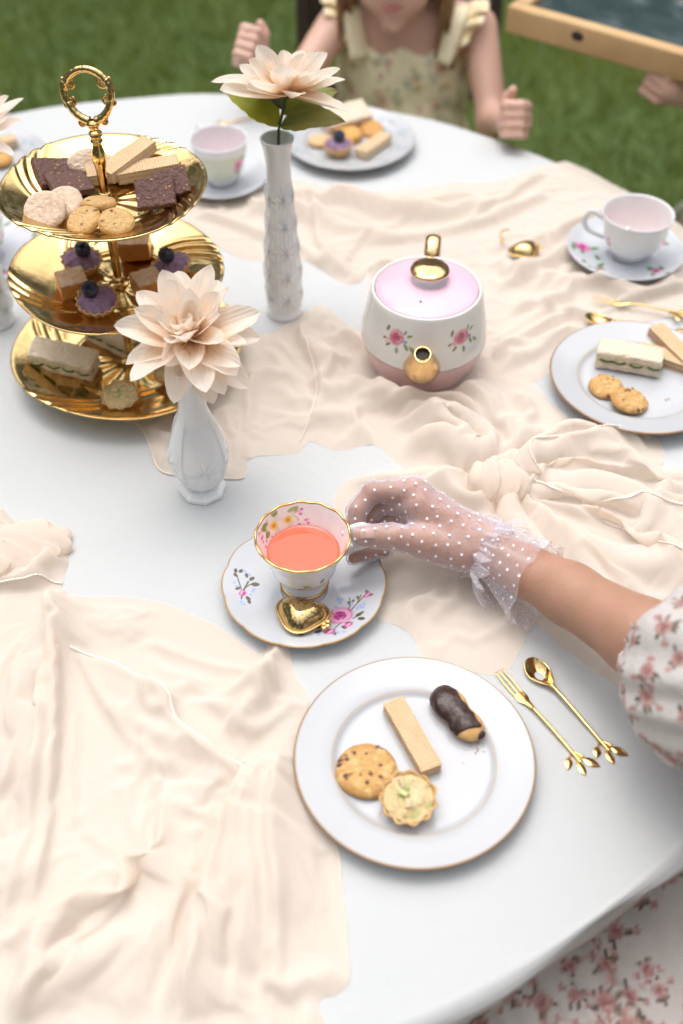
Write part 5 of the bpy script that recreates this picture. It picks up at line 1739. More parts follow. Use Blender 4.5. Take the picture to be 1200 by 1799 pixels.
# --- top tier
kk = cookie('pale sugared round biscuit at the front left of the top tier', .0215, .0070, 21, 0, pale=True, lumpy=.8, group='pale biscuits on the top tier', cat='biscuit')
on_tier(kk, 'top', 80, 371, .3, .010, face=(.10, -.62, 1))
o = another(kk, (0, 0, 0), 0, 'pale sugared round biscuit tucked behind the front left biscuit on the top tier'); on_tier(o, 'top', 112, 360, 1.6, .010, face=(-.15, -.40, 1))
kl = cookie('pale long biscuit behind the pole on the top tier, farther one', .0215, .0065, 22, 0, pale=True, lumpy=.8, group='pale biscuits on the top tier', cat='biscuit')
kl.scale = (1, .62, 1)
on_tier(kl, 'top', 150, 276, .55, .008, (.5, .0))
o = another(kl, (0, 0, 0), 0, 'pale long biscuit touching the pole on the top tier, nearer one', scale=(1, .6, 1)); on_tier(o, 'top', 170, 289, .25, .004, (.35, 0))
k1 = cookie('golden chip cookie at the front of the top tier, middle one', .0185, .0075, 31, 3, (.62, .40, .17), (.58, .33, .11), group='golden cookies on the top tier')
on_tier(k1, 'top', 149, 392, .4, .009, face=(-.25, -.30, 1))
k2 = cookie('golden chip cookie at the front of the top tier, rightmost one', .0185, .0075, 32, 4, (.62, .40, .17), (.58, .33, .11), group='golden cookies on the top tier')
on_tier(k2, 'top', 205, 394, 2.0, .009, face=(.1, -.25, 1))
k3 = cookie('golden oval cookie lying against the foot of the pole on the top tier', .0175, .0075, 33, 1, (.62, .40, .17), (.58, .33, .11), group='golden cookies on the top tier')
k3.scale = (1.05, .8, 1); on_tier(k3, 'top', 174, 362, -.1, .010, face=(.0, .15, 1))
c1 = cocoa_square('dark cocoa square farther back at the left of the top tier', 41); on_tier(c1, 'top', 96, 308, .45, .003, (.05, .12))
c2 = cocoa_square('dark cocoa square lying over another at the left of the top tier', 42); on_tier(c2, 'top', 122, 329, .50, .009, (-.05, .05))
c3 = cocoa_square('dark cocoa square standing at the right of the top tier', 43, (.040, .034, .008)); on_tier(c3, 'top', 274, 343, .16, .010, (.50, -.05), .2)
c4 = cocoa_square('dark cocoa square tucked behind the right hand one on the top tier', 44, (.036, .032, .008)); on_tier(c4, 'top', 303, 326, .25, .008, (.45, -.1), .2)
w1 = wafer('wafer finger lying uppermost and diagonal on the top tier', .067, .0215, .0125, group='wafer fingers', cream='wafer_white', seed=51); on_tier(w1, 'top', 228, 288, math.radians(50), .010, (0, -.12), .2)
w2 = another(w1, (0, 0, 0), 0, 'wafer finger lying across under the diagonal wafer on the top tier'); on_tier(w2, 'top', 262, 306, math.radians(14), .0035, (0, 0), .3)
w3 = another(w1, (0, 0, 0), 0, 'short wafer piece standing against the pole on the top tier', scale=(.55, 1, 1)); on_tier(w3, 'top', 185, 315, math.radians(15), .003, (0, 0), .3)

# --- middle tier
b1 = blueberry_tart('blueberry tartlet at the back left of the middle tier', 61, .0230, berry=(.0015, -.001)); on_tier(b1, 'mid', 145, 472, .4, .002)
b2 = blueberry_tart('blueberry tartlet at the front of the middle tier beside a caramel square', 62, .0230, berry=(-.006, .002)); on_tier(b2, 'mid', 174, 541, 0, .005, face=(.05, -.22, 1))
b3 = blueberry_tart('blueberry tartlet at the right of the middle tier behind the flower', 63, .0230, berry=(-.001, .001)); on_tier(b3, 'mid', 306, 482, 2, .002)
j1 = jelly('sugared caramel square at the back of the middle tier behind the pole', 71, (.036, .033, .022)); on_tier(j1, 'mid', 240, 448, .08, .001, None, .4)
j2 = jelly('sugared caramel square at the left of the middle tier between two tartlets', 72, (.032, .029, .021)); on_tier(j2, 'mid', 130, 512, .42, .003, face=(.05, -.1, 1))
j3 = jelly('sugared caramel square at the right front of the middle tier under the petals', 73, (.032, .030, .018)); on_tier(j3, 'mid', 262, 510, .5, .001, None, .4)

# --- bottom tier
s1 = sandwich('cucumber finger sandwich at the left of the bottom tier', 81, (.078, .033)); on_tier(s1, 'low', 114, 643, math.radians(-11), .004, face=(.12, -.16, 1))
s2 = sandwich('cucumber finger sandwich at the back of the bottom tier under the middle plate', 82, (.070, .030)); on_tier(s2, 'low', 200, 605, math.radians(-36), .001, None, .5)
q1 = quiche('quiche tartlet at the front of the bottom tier', 91, .0215, group='quiche tartlets'); on_tier(q1, 'low', 214, 706, .3, .004, face=(.0, -.18, 1))
q2 = quiche('quiche tartlet at the right of the bottom tier behind the vase', 92, .0215, group='quiche tartlets'); on_tier(q2, 'low', 306, 668, 1.3, .002)

# --- the child's plate
zc = .0095
sw = sandwich('triangle of pink filled sandwich on the plate before the child', 101, (.074, .040), group='finger sandwiches', fill='pink'); put(sw, 606, 218, zc, math.radians(25), (.30, -.05))
put(cookie('pale round cookie at the front left of the plate before the child', .019, .007, 102, 0, (.66, .47, .28), (.62, .42, .22), group='cookies on the plate before the child'), 562, 250, zc, 0)
put(cookie('orange domed cookie in the middle of the plate before the child', .0235, .011, 103, 0, (.66, .37, .10), (.60, .31, .08), group='cookies on the plate before the child'), 611, 241, zc, 0)
put(cookie('orange oval cookie at the back right of the plate before the child', .019, .008, 104, 2, (.62, .33, .10), (.5, .24, .06), group='cookies on the plate before the child'), 652, 230, zc, 0, (.3, 0))
put(cookie('small amber cookie at the back left of the plate before the child', .014, .009, 105, 0, (.58, .31, .07), (.55, .28, .06), group='cookies on the plate before the child'), 521, 222, zc, 0)
put(another(w1, (0, 0, 0), 0, 'wafer finger at the right of the plate before the child'), 656, 262, zc, math.radians(54))
bt = another(b1, (0, 0, 0), 0, 'blueberry tartlet on the plate before the child'); put(bt, 594, 268, zc, 0)
# --- the plate cut off at the left
put(another(w1, (0, 0, 0), 0, 'wafer finger on the plate cut off by the left edge'), -8, 262, zc, .5)
put(cookie('amber cookie on the plate cut off by the left edge', .02, .009, 106, 2, (.60, .33, .09), (.5, .25, .06)), 0, 285, zc, 0)
# ------------------------------------------------------------------ gilt cutlery, infusers, flowers
def leaf_geo(L, W, th=.0008, bend=.0015):
    n, m = 15, 7
    u = np.linspace(0, 1, n); v = np.linspace(-1, 1, m)
    U, Vv = np.meshgrid(u, v, indexing='ij')
    w = W * .5 * np.sin(PI * np.clip(U, .02, .985)) ** .75 * (1 - .15 * U)
    X = U * L; Y = Vv * w; Z = bend * np.sin(U * PI) - .25 * np.abs(Y) * .3
    top = np.stack([X, Y, Z + th / 2 * (1 - Vv ** 2) + .0002], -1).reshape(-1, 3); bot = np.stack([X, Y, Z - th / 2], -1).reshape(-1, 3)
    g = Geo(); g.add(top, grid_faces(n, m)); g.add(bot, grid_faces(n, m, False, True))
    return g

def leafy_end(t, x0, s=1.0):
    """the handle ends in a sprig: a blunt twig and three flat leaves"""
    tube(spline([(x0 - .012, 0, 0), (x0 - .006, .0030, .0004), (x0 + .001, .0058, .0008)], 12), np.linspace(.0012, .0017, 12), 8).build('twig', M['gold_soft'], t)
    for (st, a, L, ll, lw) in ((x0 - .006, .50, .0085, .0165, .0082), (x0 - .006, -.22, .0085, .0140, .0072), (x0 - .010, -.85, .0070, .0125, .0074)):
        c, si = math.cos(a), math.sin(a)
        P = spline([(st, 0, 0), (st + L * .5 * (c * .6 + .4), L * .5 * si * .8, .0005), (st + L * c, L * si, .0007)], 10)
        tube(P, np.linspace(.0013, .0008, 10), 8).build('twig', M['gold_soft'], t)
        leaf_geo(ll, lw, .0007, .0008).build('leaf', M['gold_soft'], t, loc=tuple(P[-1] - np.array([.0008 * c, .0008 * si, 0])), rot=(0, 0, a))

def fork(label, L, group):
    t = thing('dessert_fork', label, 'fork', group=group)
    hd = thing_part('fork_head', t)
    for y in (-.0042, 0, .0042):
        P = spline([(0, y * .9, .0042), (.012, y * 1.05, .0022), (.026, y, .0012), (.034, y * .8, .0016)], 18)
        tube(P, np.linspace(.0006, .0013, 18), 8, flat=.55).build('tine', M['gold_soft'], hd)
    P = spline([(.028, 0, .0012), (.036, 0, .0018), (.042, 0, .0030), (.050, 0, .0042)], 20)
    w = np.interp(np.linspace(0, 1, 20), [0, .25, .6, 1], [.0052, .0058, .0032, .0017])
    # flat neck
    g = Geo(); n = 9
    a = np.linspace(-1, 1, n)
    top = np.stack([np.repeat(P[:, :1], n, 1), w[:, None] * a[None], P[:, 2:3] + .0009 * (1 - a[None] ** 2) + 0 * w[:, None]], -1).reshape(-1, 3)
    bot = top.copy(); bot[:, 2] = np.repeat(P[:, 2], n) - .0006
    g.add(top, grid_faces(20, n)); g.add(bot, grid_faces(20, n, False, True)); g.build('neck', M['gold_soft'], hd)
    P = spline([(.048, 0, .0040), (.075, 0, .0042), (L - .032, 0, .0026), (L - .020, 0, .0020)], 40)
    tube(P, .0016, 10, flat=.75).build('handle', M['gold_soft'], t)
    leafy_end(t, L - .024)
    return t

def spoon(label, L, group):
    t = thing('dessert_spoon', label, 'spoon', group=group)
    n, m = 40, 22
    u = np.linspace(0, 1, n); v = np.linspace(-1, 1, m)
    U, Vv = np.meshgrid(u, v, indexing='ij')
    w = np.where(U < .42, .0118 * np.sqrt(np.maximum(1 - ((U - .42) / .421) ** 2, 0)), .0024 + .0094 * np.cos(np.clip((U - .42) / .58, 0, 1) * PI / 2) ** 1.3)
    X = U * .036; Y = Vv * w
    Z = .0070 - .0062 * (1 - Vv ** 2) * np.sin(PI * np.clip(U, 0, 1)) ** .8 - .0025 * np.sin(U * PI)
    o = Geo().add(np.stack([X, Y, Z], -1).reshape(-1, 3), grid_faces(n, m)).build('bowl', M['gold'], t)
    s = o.modifiers.new('wall', 'SOLIDIFY'); s.thickness = .0009
    P = spline([(.034, 0, .0058), (.042, 0, .0060), (.058, 0, .0058), (L - .034, 0, .0028), (L - .020, 0, .0022)], 44)
    tube(P, np.interp(np.linspace(0, 1, 44), [0, .08, .2, 1], [.0034, .0028, .0018, .0015]), 10, flat=.7).build('handle', M['gold'], t)
    leafy_end(t, L - .024)
    return t

def lay(o, p0, p1, z=0.0, tilt=0):
    a = at(*p0, z); b = at(*p1, z)
    o.location = a; o.rotation_euler = (0, tilt, math.atan2(b[1] - a[1], b[0] - a[0])); return o
def length(p0, p1, z=0): return (at(*p0, z) - at(*p1, z)).length

fk = lay(fork('gold fork with leafy handle beside the nearest plate', length((876, 1182), (1048, 1372)), 'gold forks'), (876, 1182), (1048, 1372), .0008)
sp = lay(spoon('gold spoon with leafy handle, bowl up, right of the nearest fork', length((926, 1164), (1098, 1352)), 'gold spoons'), (926, 1164), (1098, 1352), .0008)
fk2 = lay(another(fk, (0, 0, 0), 0, 'gold fork lying behind the right hand plate on the peach cloth'), (1040, 526), (1215, 556), .0075)
sp2 = lay(another(sp, (0, 0, 0), 0, 'gold spoon with its bowl showing at the back of the right plate'), (1026, 562), (1190, 588), .0065)
lay(another(fk, (0, 0, 0), 0, 'dull gold fork lying behind the tall vase near the rose cup'), (505, 200), (415, 216), .001)

def heart(u):
    """outline of the heart shaped infuser, u in 0..2pi"""
    r = 1 + .11 * np.cos(3 * (u + PI / 2)) + .04 * np.cos(u - PI / 2) - .05 * np.cos(2 * (u - PI / 2))
    return r

def infuser(label, loc, rotz, s=1.0, group=None):
    t = thing('tea_infuser', label, 'tea infuser', loc, rotz, group)
    n, m = 96, 26
    th = np.linspace(0, 2 * PI, n, endpoint=False); q = np.linspace(0.001, 1, m)
    Q, TH = np.meshgrid(q, th, indexing='ij')
    R = .0205 * heart(TH) * s
    for sgn, nm in ((1, 'lid_shell'), (-1, 'base_shell')):
        z = sgn * (.0135 if sgn > 0 else .0105) * s * (1 - Q ** 2.4) ** .8
        V = np.stack([Q * R * np.cos(TH) * 1.08, Q * R * np.sin(TH), z], -1).reshape(-1, 3)
        Geo().add(V, grid_faces(m, n, True, sgn < 0)).build(nm, M['gold'], t, loc=(0, 0, .0112 * s))
    P = np.stack([heart(th) * .0214 * s * np.cos(th) * 1.08, heart(th) * .0214 * s * np.sin(th), np.full(n, .0112 * s)], 1)
    ring(P, .0012 * s, 8, .8).build('seam_flange', M['gold'], t)
    g = Geo()
    rg = np.random.default_rng(3)
    for k in range(34):
        a = k * 2.39996; rr = math.sqrt((k + .8) / 36) * .88
        h = float(heart(np.array(a))) * .0205 * s
        x, y = rr * h * math.cos(a) * 1.08, rr * h * math.sin(a)
        z = .0135 * s * (1 - rr ** 2.4) ** .8 + .0112 * s
        nx = Vector((x / .0195 * 1.0, y / .0195 * 1.0, 1.1)).normalized()
        ball((x + nx.x * .0002, y + nx.y * .0002, z + nx.z * .0001), .00062 * s, g, 6, 4)
    g.build('strainer_holes', M['dark'], t)  # dark beads on the shell stand in for shaded perforations
    # hinge and clasp
    rbox((.006 * s, .005 * s, .004 * s), .0008).build('hinge', M['gold'], t, loc=(-.0195 * s, .0075 * s, .0118 * s), rot=(0, 0, -.4))
    for k, (x, y) in enumerate(((.0235, -.0035), (.0275, -.0045), (.0250, -.0078), (.0262, .0005))):
        ball((x * s, y * s, .0105 * s), .0031 * s, scale=(1, 1, .5)).build('clasp_petal', M['gold_soft'], t)
    a = np.linspace(0, 2 * PI, 24, endpoint=False)
    ring(np.stack([.0265 * s + .0030 * s * np.cos(a), .0075 * s + .0045 * s * np.sin(a), np.full(24, .0105 * s)], 1), .0006 * s).build('clasp_loop', M['gold_soft'], t)
    return t
infuser('gold heart shaped tea infuser on the saucer below the pink tea', at(529, 1080, .0165) + Vector((0, 0, -.0113)), -.28, 1.0, 'gold tea infusers')
infuser('gold tea infuser lying on the peach cloth beyond the teapot', at(923, 438, .016) + Vector((0, 0, -.0113)), .5, .85, 'gold tea infusers')
def hook():
    t = thing('chain_hook', 'tiny gold chain hook on the peach cloth beside the far infuser', 'hook', at(880, 414, .012))
    tube(spline([(0, -.014, .0), (0, -.004, .001), (.001, .005, .003), (.008, .011, .003), (.012, .010, .002)], 24), .0013, 8).build('hook_wire', M['gold_soft'], t)
    ball((0, -.015, .001), .0028, scale=(1, 1, .7)).build('bead', M['gold_soft'], t)
hook()

# --- silk dahlias
def petal_mesh(L, W, cup, curl, seed, tip=(.98, .885, .79), root=(.98, .75, .52), fold=.25):
    n, m = 20, 11
    u = np.linspace(0, 1, n); v = np.linspace(-1, 1, m)
    U, V = np.meshgrid(u, v, indexing='ij')
    w = W * .5 * (np.sin(PI * np.clip(U, 0, 1) ** .85) ** .52 * (1 - .10 * U) + .10 * (1 - U))
    w = w * np.where(U > .9, 1 - ((U - .9) / .1) ** 2 * .55, 1)
    X = U * L
    Y = V * w
    Z = cup * (V ** 2) * w * 1.0 + curl * L * U ** 2 - .12 * L * U * (1 - U) * 2 * 0
    Z = Z - fold * w * np.exp(-(V / .16) ** 2) * (1 - .3 * U)                     # centre vein crease
    Z = Z + .0009 * np.cos(V * 9) * np.sin(U * PI)
    Q = np.stack([X * 40, Y * 40, np.full_like(X, seed)], -1).reshape(-1, 3)
    Z = Z + (.0028 * fbm(Q, seed, 2)).reshape(Z.shape) * U
    c = np.array(root)[None, None] * (1 - sstep(.0, .75, U))[..., None] + np.array(tip)[None, None] * sstep(.0, .75, U)[..., None]
    g = Geo(); g.add(np.stack([X, Y, Z], -1).reshape(-1, 3), grid_faces(n, m), c.reshape(-1, 3))
    return g

def dahlia(label, loc, normal, rings, droop=(), seed=1, group='peach silk dahlias', scale=1.0, name='silk_dahlia'):
    rg = np.random.default_rng(seed)
    nz = Vector(normal).normalized()
    t = thing(name, label, 'flower', loc, 0, group)
    t.rotation_euler = nz.to_track_quat('Z', 'Y').to_euler()
    inv = nz.to_track_quat('Z', 'Y').to_matrix().inverted()
    for ri, (cnt, L, W, el, cup, curl, r0, z0) in enumerate(rings):
        protos = []
        for k in range(cnt):
            if k < 3:
                o = petal_mesh(L * scale, W * scale, cup, curl, seed * 7 + ri * 3 + k).build('petal', M['petal'], t, color=True); protos.append(o)
            else:
                o = protos[k % 3].copy(); COL.objects.link(o); o.parent = t
            a = 2 * PI * (k + (ri % 2) * .5) / cnt + rg.normal(0, .15)
            e = math.radians(el) + rg.normal(0, .17)
            o.location = (r0 * math.cos(a), r0 * math.sin(a), z0)
            o.rotation_mode = 'XYZ'
            o.rotation_euler = (Matrix.Rotation(a, 3, 'Z') @ Matrix.Rotation(-e, 3, 'Y') @ Matrix.Rotation(rg.normal(0, .26), 3, 'X')).to_euler()
            s = rg.uniform(.82, 1.10); o.scale = (s, s * rg.uniform(.78, 1.0), s)
    for (dx, dy, dz, L, W, roll) in droop:              # petals that hang by themselves, direction in world axes
        o = petal_mesh(L, W, .25, -.22, seed + 90 + int(L * 1e4)).build('petal', M['petal'], t, color=True)
        d = inv @ Vector((dx, dy, dz)).normalized()
        o.rotation_euler = (d.to_track_quat('X', 'Z').to_matrix() @ Matrix.Rotation(roll, 3, 'X')).to_euler()
        o.location = d * .006
    ball((0, 0, -.002), .006, scale=(1, 1, .8)).build('flower_base', M['stem'], t)
    return t
RINGS = [(10, .068, .037, 2, .30, .00, .006, 0), (10, .063, .037, 20, .35, .02, .005, .002), (9, .050, .031, 40, .45, .02, .004, .004), (8, .033, .022, 60, .7, -.05, .003, .006), (6, .020, .015, 78, 1.1, -.15, .001, .008)]
fc = at(333, 592, .195)
fl1 = dahlia('large peach silk dahlia in the squat vase, hiding part of the cake stand', fc, (-.02, -.34, 1), RINGS,
       [(.28, -.55, -.75, .062, .030, .2), (-.35, -.8, .05, .036, .026, -.3), (.75, -.55, -.30, .068, .032, .1), (.55, -.75, -.42, .058, .030, .0)], 3)
f2 = Vector((-.060, 1.1475, T + .2905))
RINGS2 = [(8, .066, .034, 14, .30, .05, .004, 0), (8, .058, .032, 30, .40, .05, .004, .002), (7, .044, .027, 52, .55, .02, .003, .004), (5, .026, .015, 70, .9, -.05, .002, .006)]
fl2 = dahlia('peach silk dahlia with olive leaves standing in the tall slender vase', f2, (.16, .06, 1), RINGS2, [(-.92, -.15, .42, .074, .028, 0), (.9, -.45, .12, .066, .028, 0)], 5)
def local(o, p): 
    return (Matrix.Translation(o.location) @ o.rotation_euler.to_matrix().to_4x4()).inverted() @ Vector(p)
sp1 = [local(fl1, p) for p in (fc, (fc + Vector((-.1487, .83, T + .15))) / 2, Vector((-.1487, .83, T + .09)))]
tube(spline([tuple(p) for p in sp1], 14), .0016, 8).build('stem', M['stem'], fl1)
sp_ = [local(fl2, p) for p in ((-.060, 1.1475, T + .2895), (-.066, 1.147, T + .262), (-.0705, 1.1475, T + .235), (-.0735, 1.149, T + .12))]
tube(spline([tuple(p) for p in sp_], 20), .0017, 8).build('stem', M['stem'], fl2)
def silk_leaf(par, base, tipd, L, W, c1, c2, roll, seed):
    n, m = 22, 13
    u = np.linspace(0, 1, n); v = np.linspace(-1, 1, m)
    U, V = np.meshgrid(u, v, indexing='ij')
    w = W * .5 * np.sin(PI * np.clip(U, 0, 1) ** .8) ** .8 * (1 + .05 * np.cos(U * 40))
    X = U * L; Y = V * w
    Q = np.stack([X * 30, Y * 30, np.full_like(X, seed)], -1).reshape(-1, 3)
    Z = .25 * np.abs(Y) - .18 * L * U ** 2 + .0030 * fbm(Q, seed, 2).reshape(X.shape) * U + .0008 * np.cos((U * 16 - np.abs(V) * 3) * 1.0)
    t = np.clip(.5 + .8 * vnoise(Q * .8, seed + 3).reshape(X.shape) + .3 * (np.abs(V) - .5), 0, 1)[..., None]
    c = np.array(c1) * (1 - t) + np.array(c2) * t
    red = sstep(.78, .98, U + .25 * (np.abs(V) - .6))[..., None] * .7
    c = c * (1 - red) + np.array((.30, .13, .08)) * red
    o = Geo().add(np.stack([X, Y, Z], -1).reshape(-1, 3), grid_faces(n, m), c.reshape(-1, 3)).build('leaf', M['leaf'], par, color=True)
    b = local(par, base); d = local(par, Vector(base) + Vector(tipd)) - b
    o.location = b
    o.rotation_euler = (d.to_track_quat('X', 'Z').to_matrix() @ Matrix.Rotation(roll, 3, 'X')).to_euler()
LB = (-.068, 1.1470, T + .252)
silk_leaf(fl2, LB, (-.050, .010, .040), .072, .042, (.20, .24, .02), (.42, .42, .04), -.35, 1)
silk_leaf(fl2, LB, (.060, -.012, .022), .072, .042, (.14, .16, .03), (.28, .28, .08), .35, 2)
silk_leaf(fl2, (-.064, 1.148, T + .265), (.055, .030, .022), .070, .038, (.12, .18, .03), (.26, .32, .05), .2, 3)
silk_leaf(fl2, (-.064, 1.148, T + .27), (-.03, .03, .02), .05, .036, (.05, .07, .015), (.10, .13, .03), .2, 4)
fl3 = dahlia('peach silk dahlia cut off by the left picture edge', at(-52, 232, .24), (.1, -.1, 1), RINGS2, [], 9)
sp3 = [local(fl3, p) for p in (fl3.location, Vector((-.436, 1.128, T + .19)), Vector((-.435, 1.128, T + .09)))]
tube(spline([tuple(p) for p in sp3], 16), .0017, 8).build('stem', M['stem'], fl3)
# ------------------------------------------------------------------ people
def rose_cloth(u, v, rng, spacing=.027, base=(.62, .58, .56), scale=.92):
    """cotton printed with mauve roses, buds and dark leaves"""
    p = Paint(u, v, base)
    PAL = ((.27, .11, .11), (.43, .22, .21), (.58, .38, .35))
    lo = np.array([p.u.min(), p.v.min()]); hi = np.array([p.u.max(), p.v.max()])
    nx, ny = [int(math.ceil((hi[i] - lo[i]) / spacing)) + 1 for i in (0, 1)]
    dk = ((.12, .09, .06), (.17, .14, .10), (.22, .18, .12))
    for i in range(nx):
        for j in range(ny):
            x = lo[0] + (i + .5 * (j % 2) + rng.uniform(-.28, .28)) * spacing
            y = lo[1] + (j + rng.uniform(-.28, .28)) * spacing
            if rng.random() < .10: continue
            r = rng.uniform(.0052, .0085) * scale
            for k in range(5):
                a = rng.uniform(0, 6.28)
                p.leaf(x + r * .8 * math.cos(a), y + r * .8 * math.sin(a), r * rng.uniform(.7, 1.3), r * .5, a + rng.normal(0, .5), dk[k % 3])
            for k in range(3):
                a = rng.uniform(0, 6.28); q = r * rng.uniform(1.4, 2.2); b = r * rng.uniform(.3, .5)
                p.line((x + r * math.cos(a), y + r * math.sin(a)), (x + q * math.cos(a), y + q * math.sin(a)), .0006, dk[0], .8)
                for m in range(4): p.ell(x + q * math.cos(a) + b * .6 * math.cos(m * 1.6), y + q * math.sin(a) + b * .6 * math.sin(m * 1.6), b * .7, b * .55, m, PAL[1] if m % 2 else PAL[2], .95)
            p.rose(x, y, r, PAL, rng)
    return p.c

W_ = lambda px, py, z: np.array(at(px, py, z))
HAND = dict(
    index=([(728, 864, .080), (654, 864, .082), (627, 897, .070), (622, 924, .058)], [.0112, .0094, .0084, .0070]),
    middle=([(738, 890, .074), (670, 882, .062), (642, 914, .046), (652, 944, .038)], [.0112, .0094, .0084, .0072]),
    ring=([(748, 914, .064), (694, 906, .046), (658, 944, .034), (674, 966, .030)], [.0106, .0088, .0080, .0070]),
    pinky=([(758, 938, .054), (708, 938, .036), (660, 968, .027), (622, 980, .026)], [.0096, .0076, .0068, .0060]),
    thumb=([(806, 970, .050), (744, 952, .058), (690, 943, .067), (634, 942, .067)], [.0160, .0132, .0116, .0094]))
HP = {k: ([W_(*q) for q in v[0]], v[1]) for k, v in HAND.items()}
WR = W_(852, 962, .046); FM = W_(1002, 1044, .062); EL = W_(1250, 1196, .105)
SH = np.array([.485, .295, T + .325])

def hand_sdf(P):
    d = None
    for k, (pts, rad) in HP.items():
        e = chain(P, pts, rad, .002)
        d = e if d is None else smin(d, e, .0018)
    for k, r in (('index', .0135), ('middle', .0140), ('ring', .0135), ('pinky', .0125)):
        d = smin(d, sd_cone(P, WR + (HP[k][0][0] - WR) * .10, HP[k][0][0], .0185, r), .008)
    d = smin(d, sd_cone(P, WR, HP['thumb'][0][1], .018, .0135), .010)
    return d

def arm_sdf(P):
    d = smin(hand_sdf(P), sd_cone(P, WR, FM, .0222, .0272), .018)
    d = smin(d, sd_cone(P, FM, FM + (EL - FM) * .55, .0272, .0335), .012)
    d = smin(d, sd_cone(P, FM + (EL - FM) * .55, EL, .0335, .034), .012)
    return smin(d, sd_cone(P, EL, EL + (SH - EL) * .5, .038, .042), .02)

TOR = np.array([.45, .12, T])
def woman_rest(P):
    hip = TOR + [0, -.02, -.235]
    d = sd_ell(P, TOR + [0, 0, -.15], (.17, .13, .13))
    d = smin(d, sd_ell(P, TOR + [.01, .01, .10], (.135, .105, .20)), .08)
    d = smin(d, sd_cone(P, TOR + [.11, .10, .285], TOR + [-.09, -.03, .285], .05, .05), .06)
    d = smin(d, sd_cone(P, SH, EL + (SH - EL) * .35, .048, .042), .03)
    ls = TOR + np.array([-.10, -.06, .28]); le = TOR + np.array([-.16, -.03, .02]); lh = TOR + np.array([-.07, .20, -.08])
    d = smin(d, chain(P, [ls, le, lh], [.046, .038, .026], .02), .03)
    d = smin(d, sd_ell(P, lh + [-.01, .05, .0], (.035, .06, .02)), .02)
    u = np.array([-.53, .85, 0])
    for s in (-1, 1):
        v = np.array([.85, .53, 0]) * .085 * s
        d = smin(d, chain(P, [hip + v, hip + v + u * .40 + [0, 0, .01], hip + v + u * .42 + [0, 0, -.36], hip + v + u * .52 + [0, 0, -.50]], [.085, .060, .042, .035], .03), .03)
    d = smin(d, sd_cone(P, TOR + [.01, .02, .28], TOR + [0, .05, .40], .052, .047), .03)
    hc = TOR + np.array([-.01, .07, .49])
    d = smin(d, sd_ell(P, hc, (.074, .088, .108)), .03)
    f = np.array([-.53, .85, 0])
    d = smin(d, sd_ell(P, hc + f * .088 + [0, 0, -.015], (.013, .013, .022)), .012)
    return d

def clip_mesh(v, f, keep):
    """only faces all of whose points pass keep"""
    v = np.asarray(v); f = np.asarray(f)
    k = keep[f].all(1)
    f = f[k]
    used = np.unique(f)
    m = -np.ones(len(v), int); m[used] = np.arange(len(used))
    return v[used], m[f].tolist()

woman = thing('person', 'person in a rose print dress holding the teacup with a sheer dotted glove', 'person', (0, 0, 0))
allp = np.vstack([np.array(v[0]) for v in HP.values()] + [WR[None], FM[None], EL[None], (EL + (SH - EL) * .5)[None]])
lo, hi = allp.min(0) - .055, allp.max(0) + .055
va, fa = surface_nets(arm_sdf, lo, hi, .0024)
# cut the fine arm off in the sleeve, where the coarser body takes over inside it
tcut = ((va - EL) @ (SH - EL)) / ((SH - EL) @ (SH - EL))
va, fa = clip_mesh(va, fa, tcut < .44)
vb, fb = surface_nets(woman_rest, TOR + [-.62, -.42, -.80], TOR + [.40, .70, .66], .011)
g = Geo(); g.add(va, fa); g.add(vb, fb)
g.build('body', M['skin'], woman)
hc = TOR + np.array([-.01, .07, .49]); fwd = np.array([-.53, .85, 0]); rgt = np.array([.85, .53, 0])
for s in (-1, 1):
    ball(hc + fwd * .080 + rgt * .030 * s + [0, 0, .012], .0115, n=12, m=8).build('eye', M['eye_white'], woman)
    ball(hc + rgt * .076 * s + [0, 0, -.005], .02, scale=(.5, .7, 1.3), n=10, m=8).build('ear', M['skin'], woman)
ball(hc + fwd * .083 + [0, 0, -.055], .017, scale=(1.2, 1, .4), n=12, m=8).build('lips', M['lips'], woman)
def hair_cap(c, f, r, par, locks, mat_=None, seed=1, down=.2):
    f = np.asarray(f, float)
    def h(P):
        d = sd_ell(P, c + np.array([0, 0, .012]) - f * .012, (r * 1.02, r * 1.08, r * 1.26))
        return np.maximum(d, ((P - c) @ f - r * .42 + np.maximum(P[:, 2] - c[2] - r * .55, 0) * -1.2)) + .003 * vnoise(P * 60, seed)
    v, fc_ = surface_nets(h, c - r * 2.0, c + r * 2.0, r * .09)
    g = Geo(); g.add(v, fc_)
    rg = np.random.default_rng(seed)
    side = np.array([f[1], -f[0], 0])
    for k in range(locks):
        a = rg.uniform(-1, 1); sg = np.sign(a) or 1
        p0 = c + side * sg * r * .92 + f * (rg.uniform(-.9, .25) * r) + [0, 0, rg.uniform(.1, .7) * r]
        p1 = p0 + side * sg * rg.uniform(.0, .25) * r + [0, 0, -r * 1.0]
        p2 = p1 + side * sg * rg.uniform(-.1, .25) * r + f * rg.uniform(-.1, .3) * r + [0, 0, -down * rg.uniform(.6, 1.1)]
        tube(spline([p0, p1, p2], 16), np.linspace(.011, .003, 16), 7, g)
    g.build('hair', mat_ or M['hair'], par)
hair_cap(hc, fwd, .083, woman, 26, mat('brown_hair', (.10, .05, .03), .5), 4)

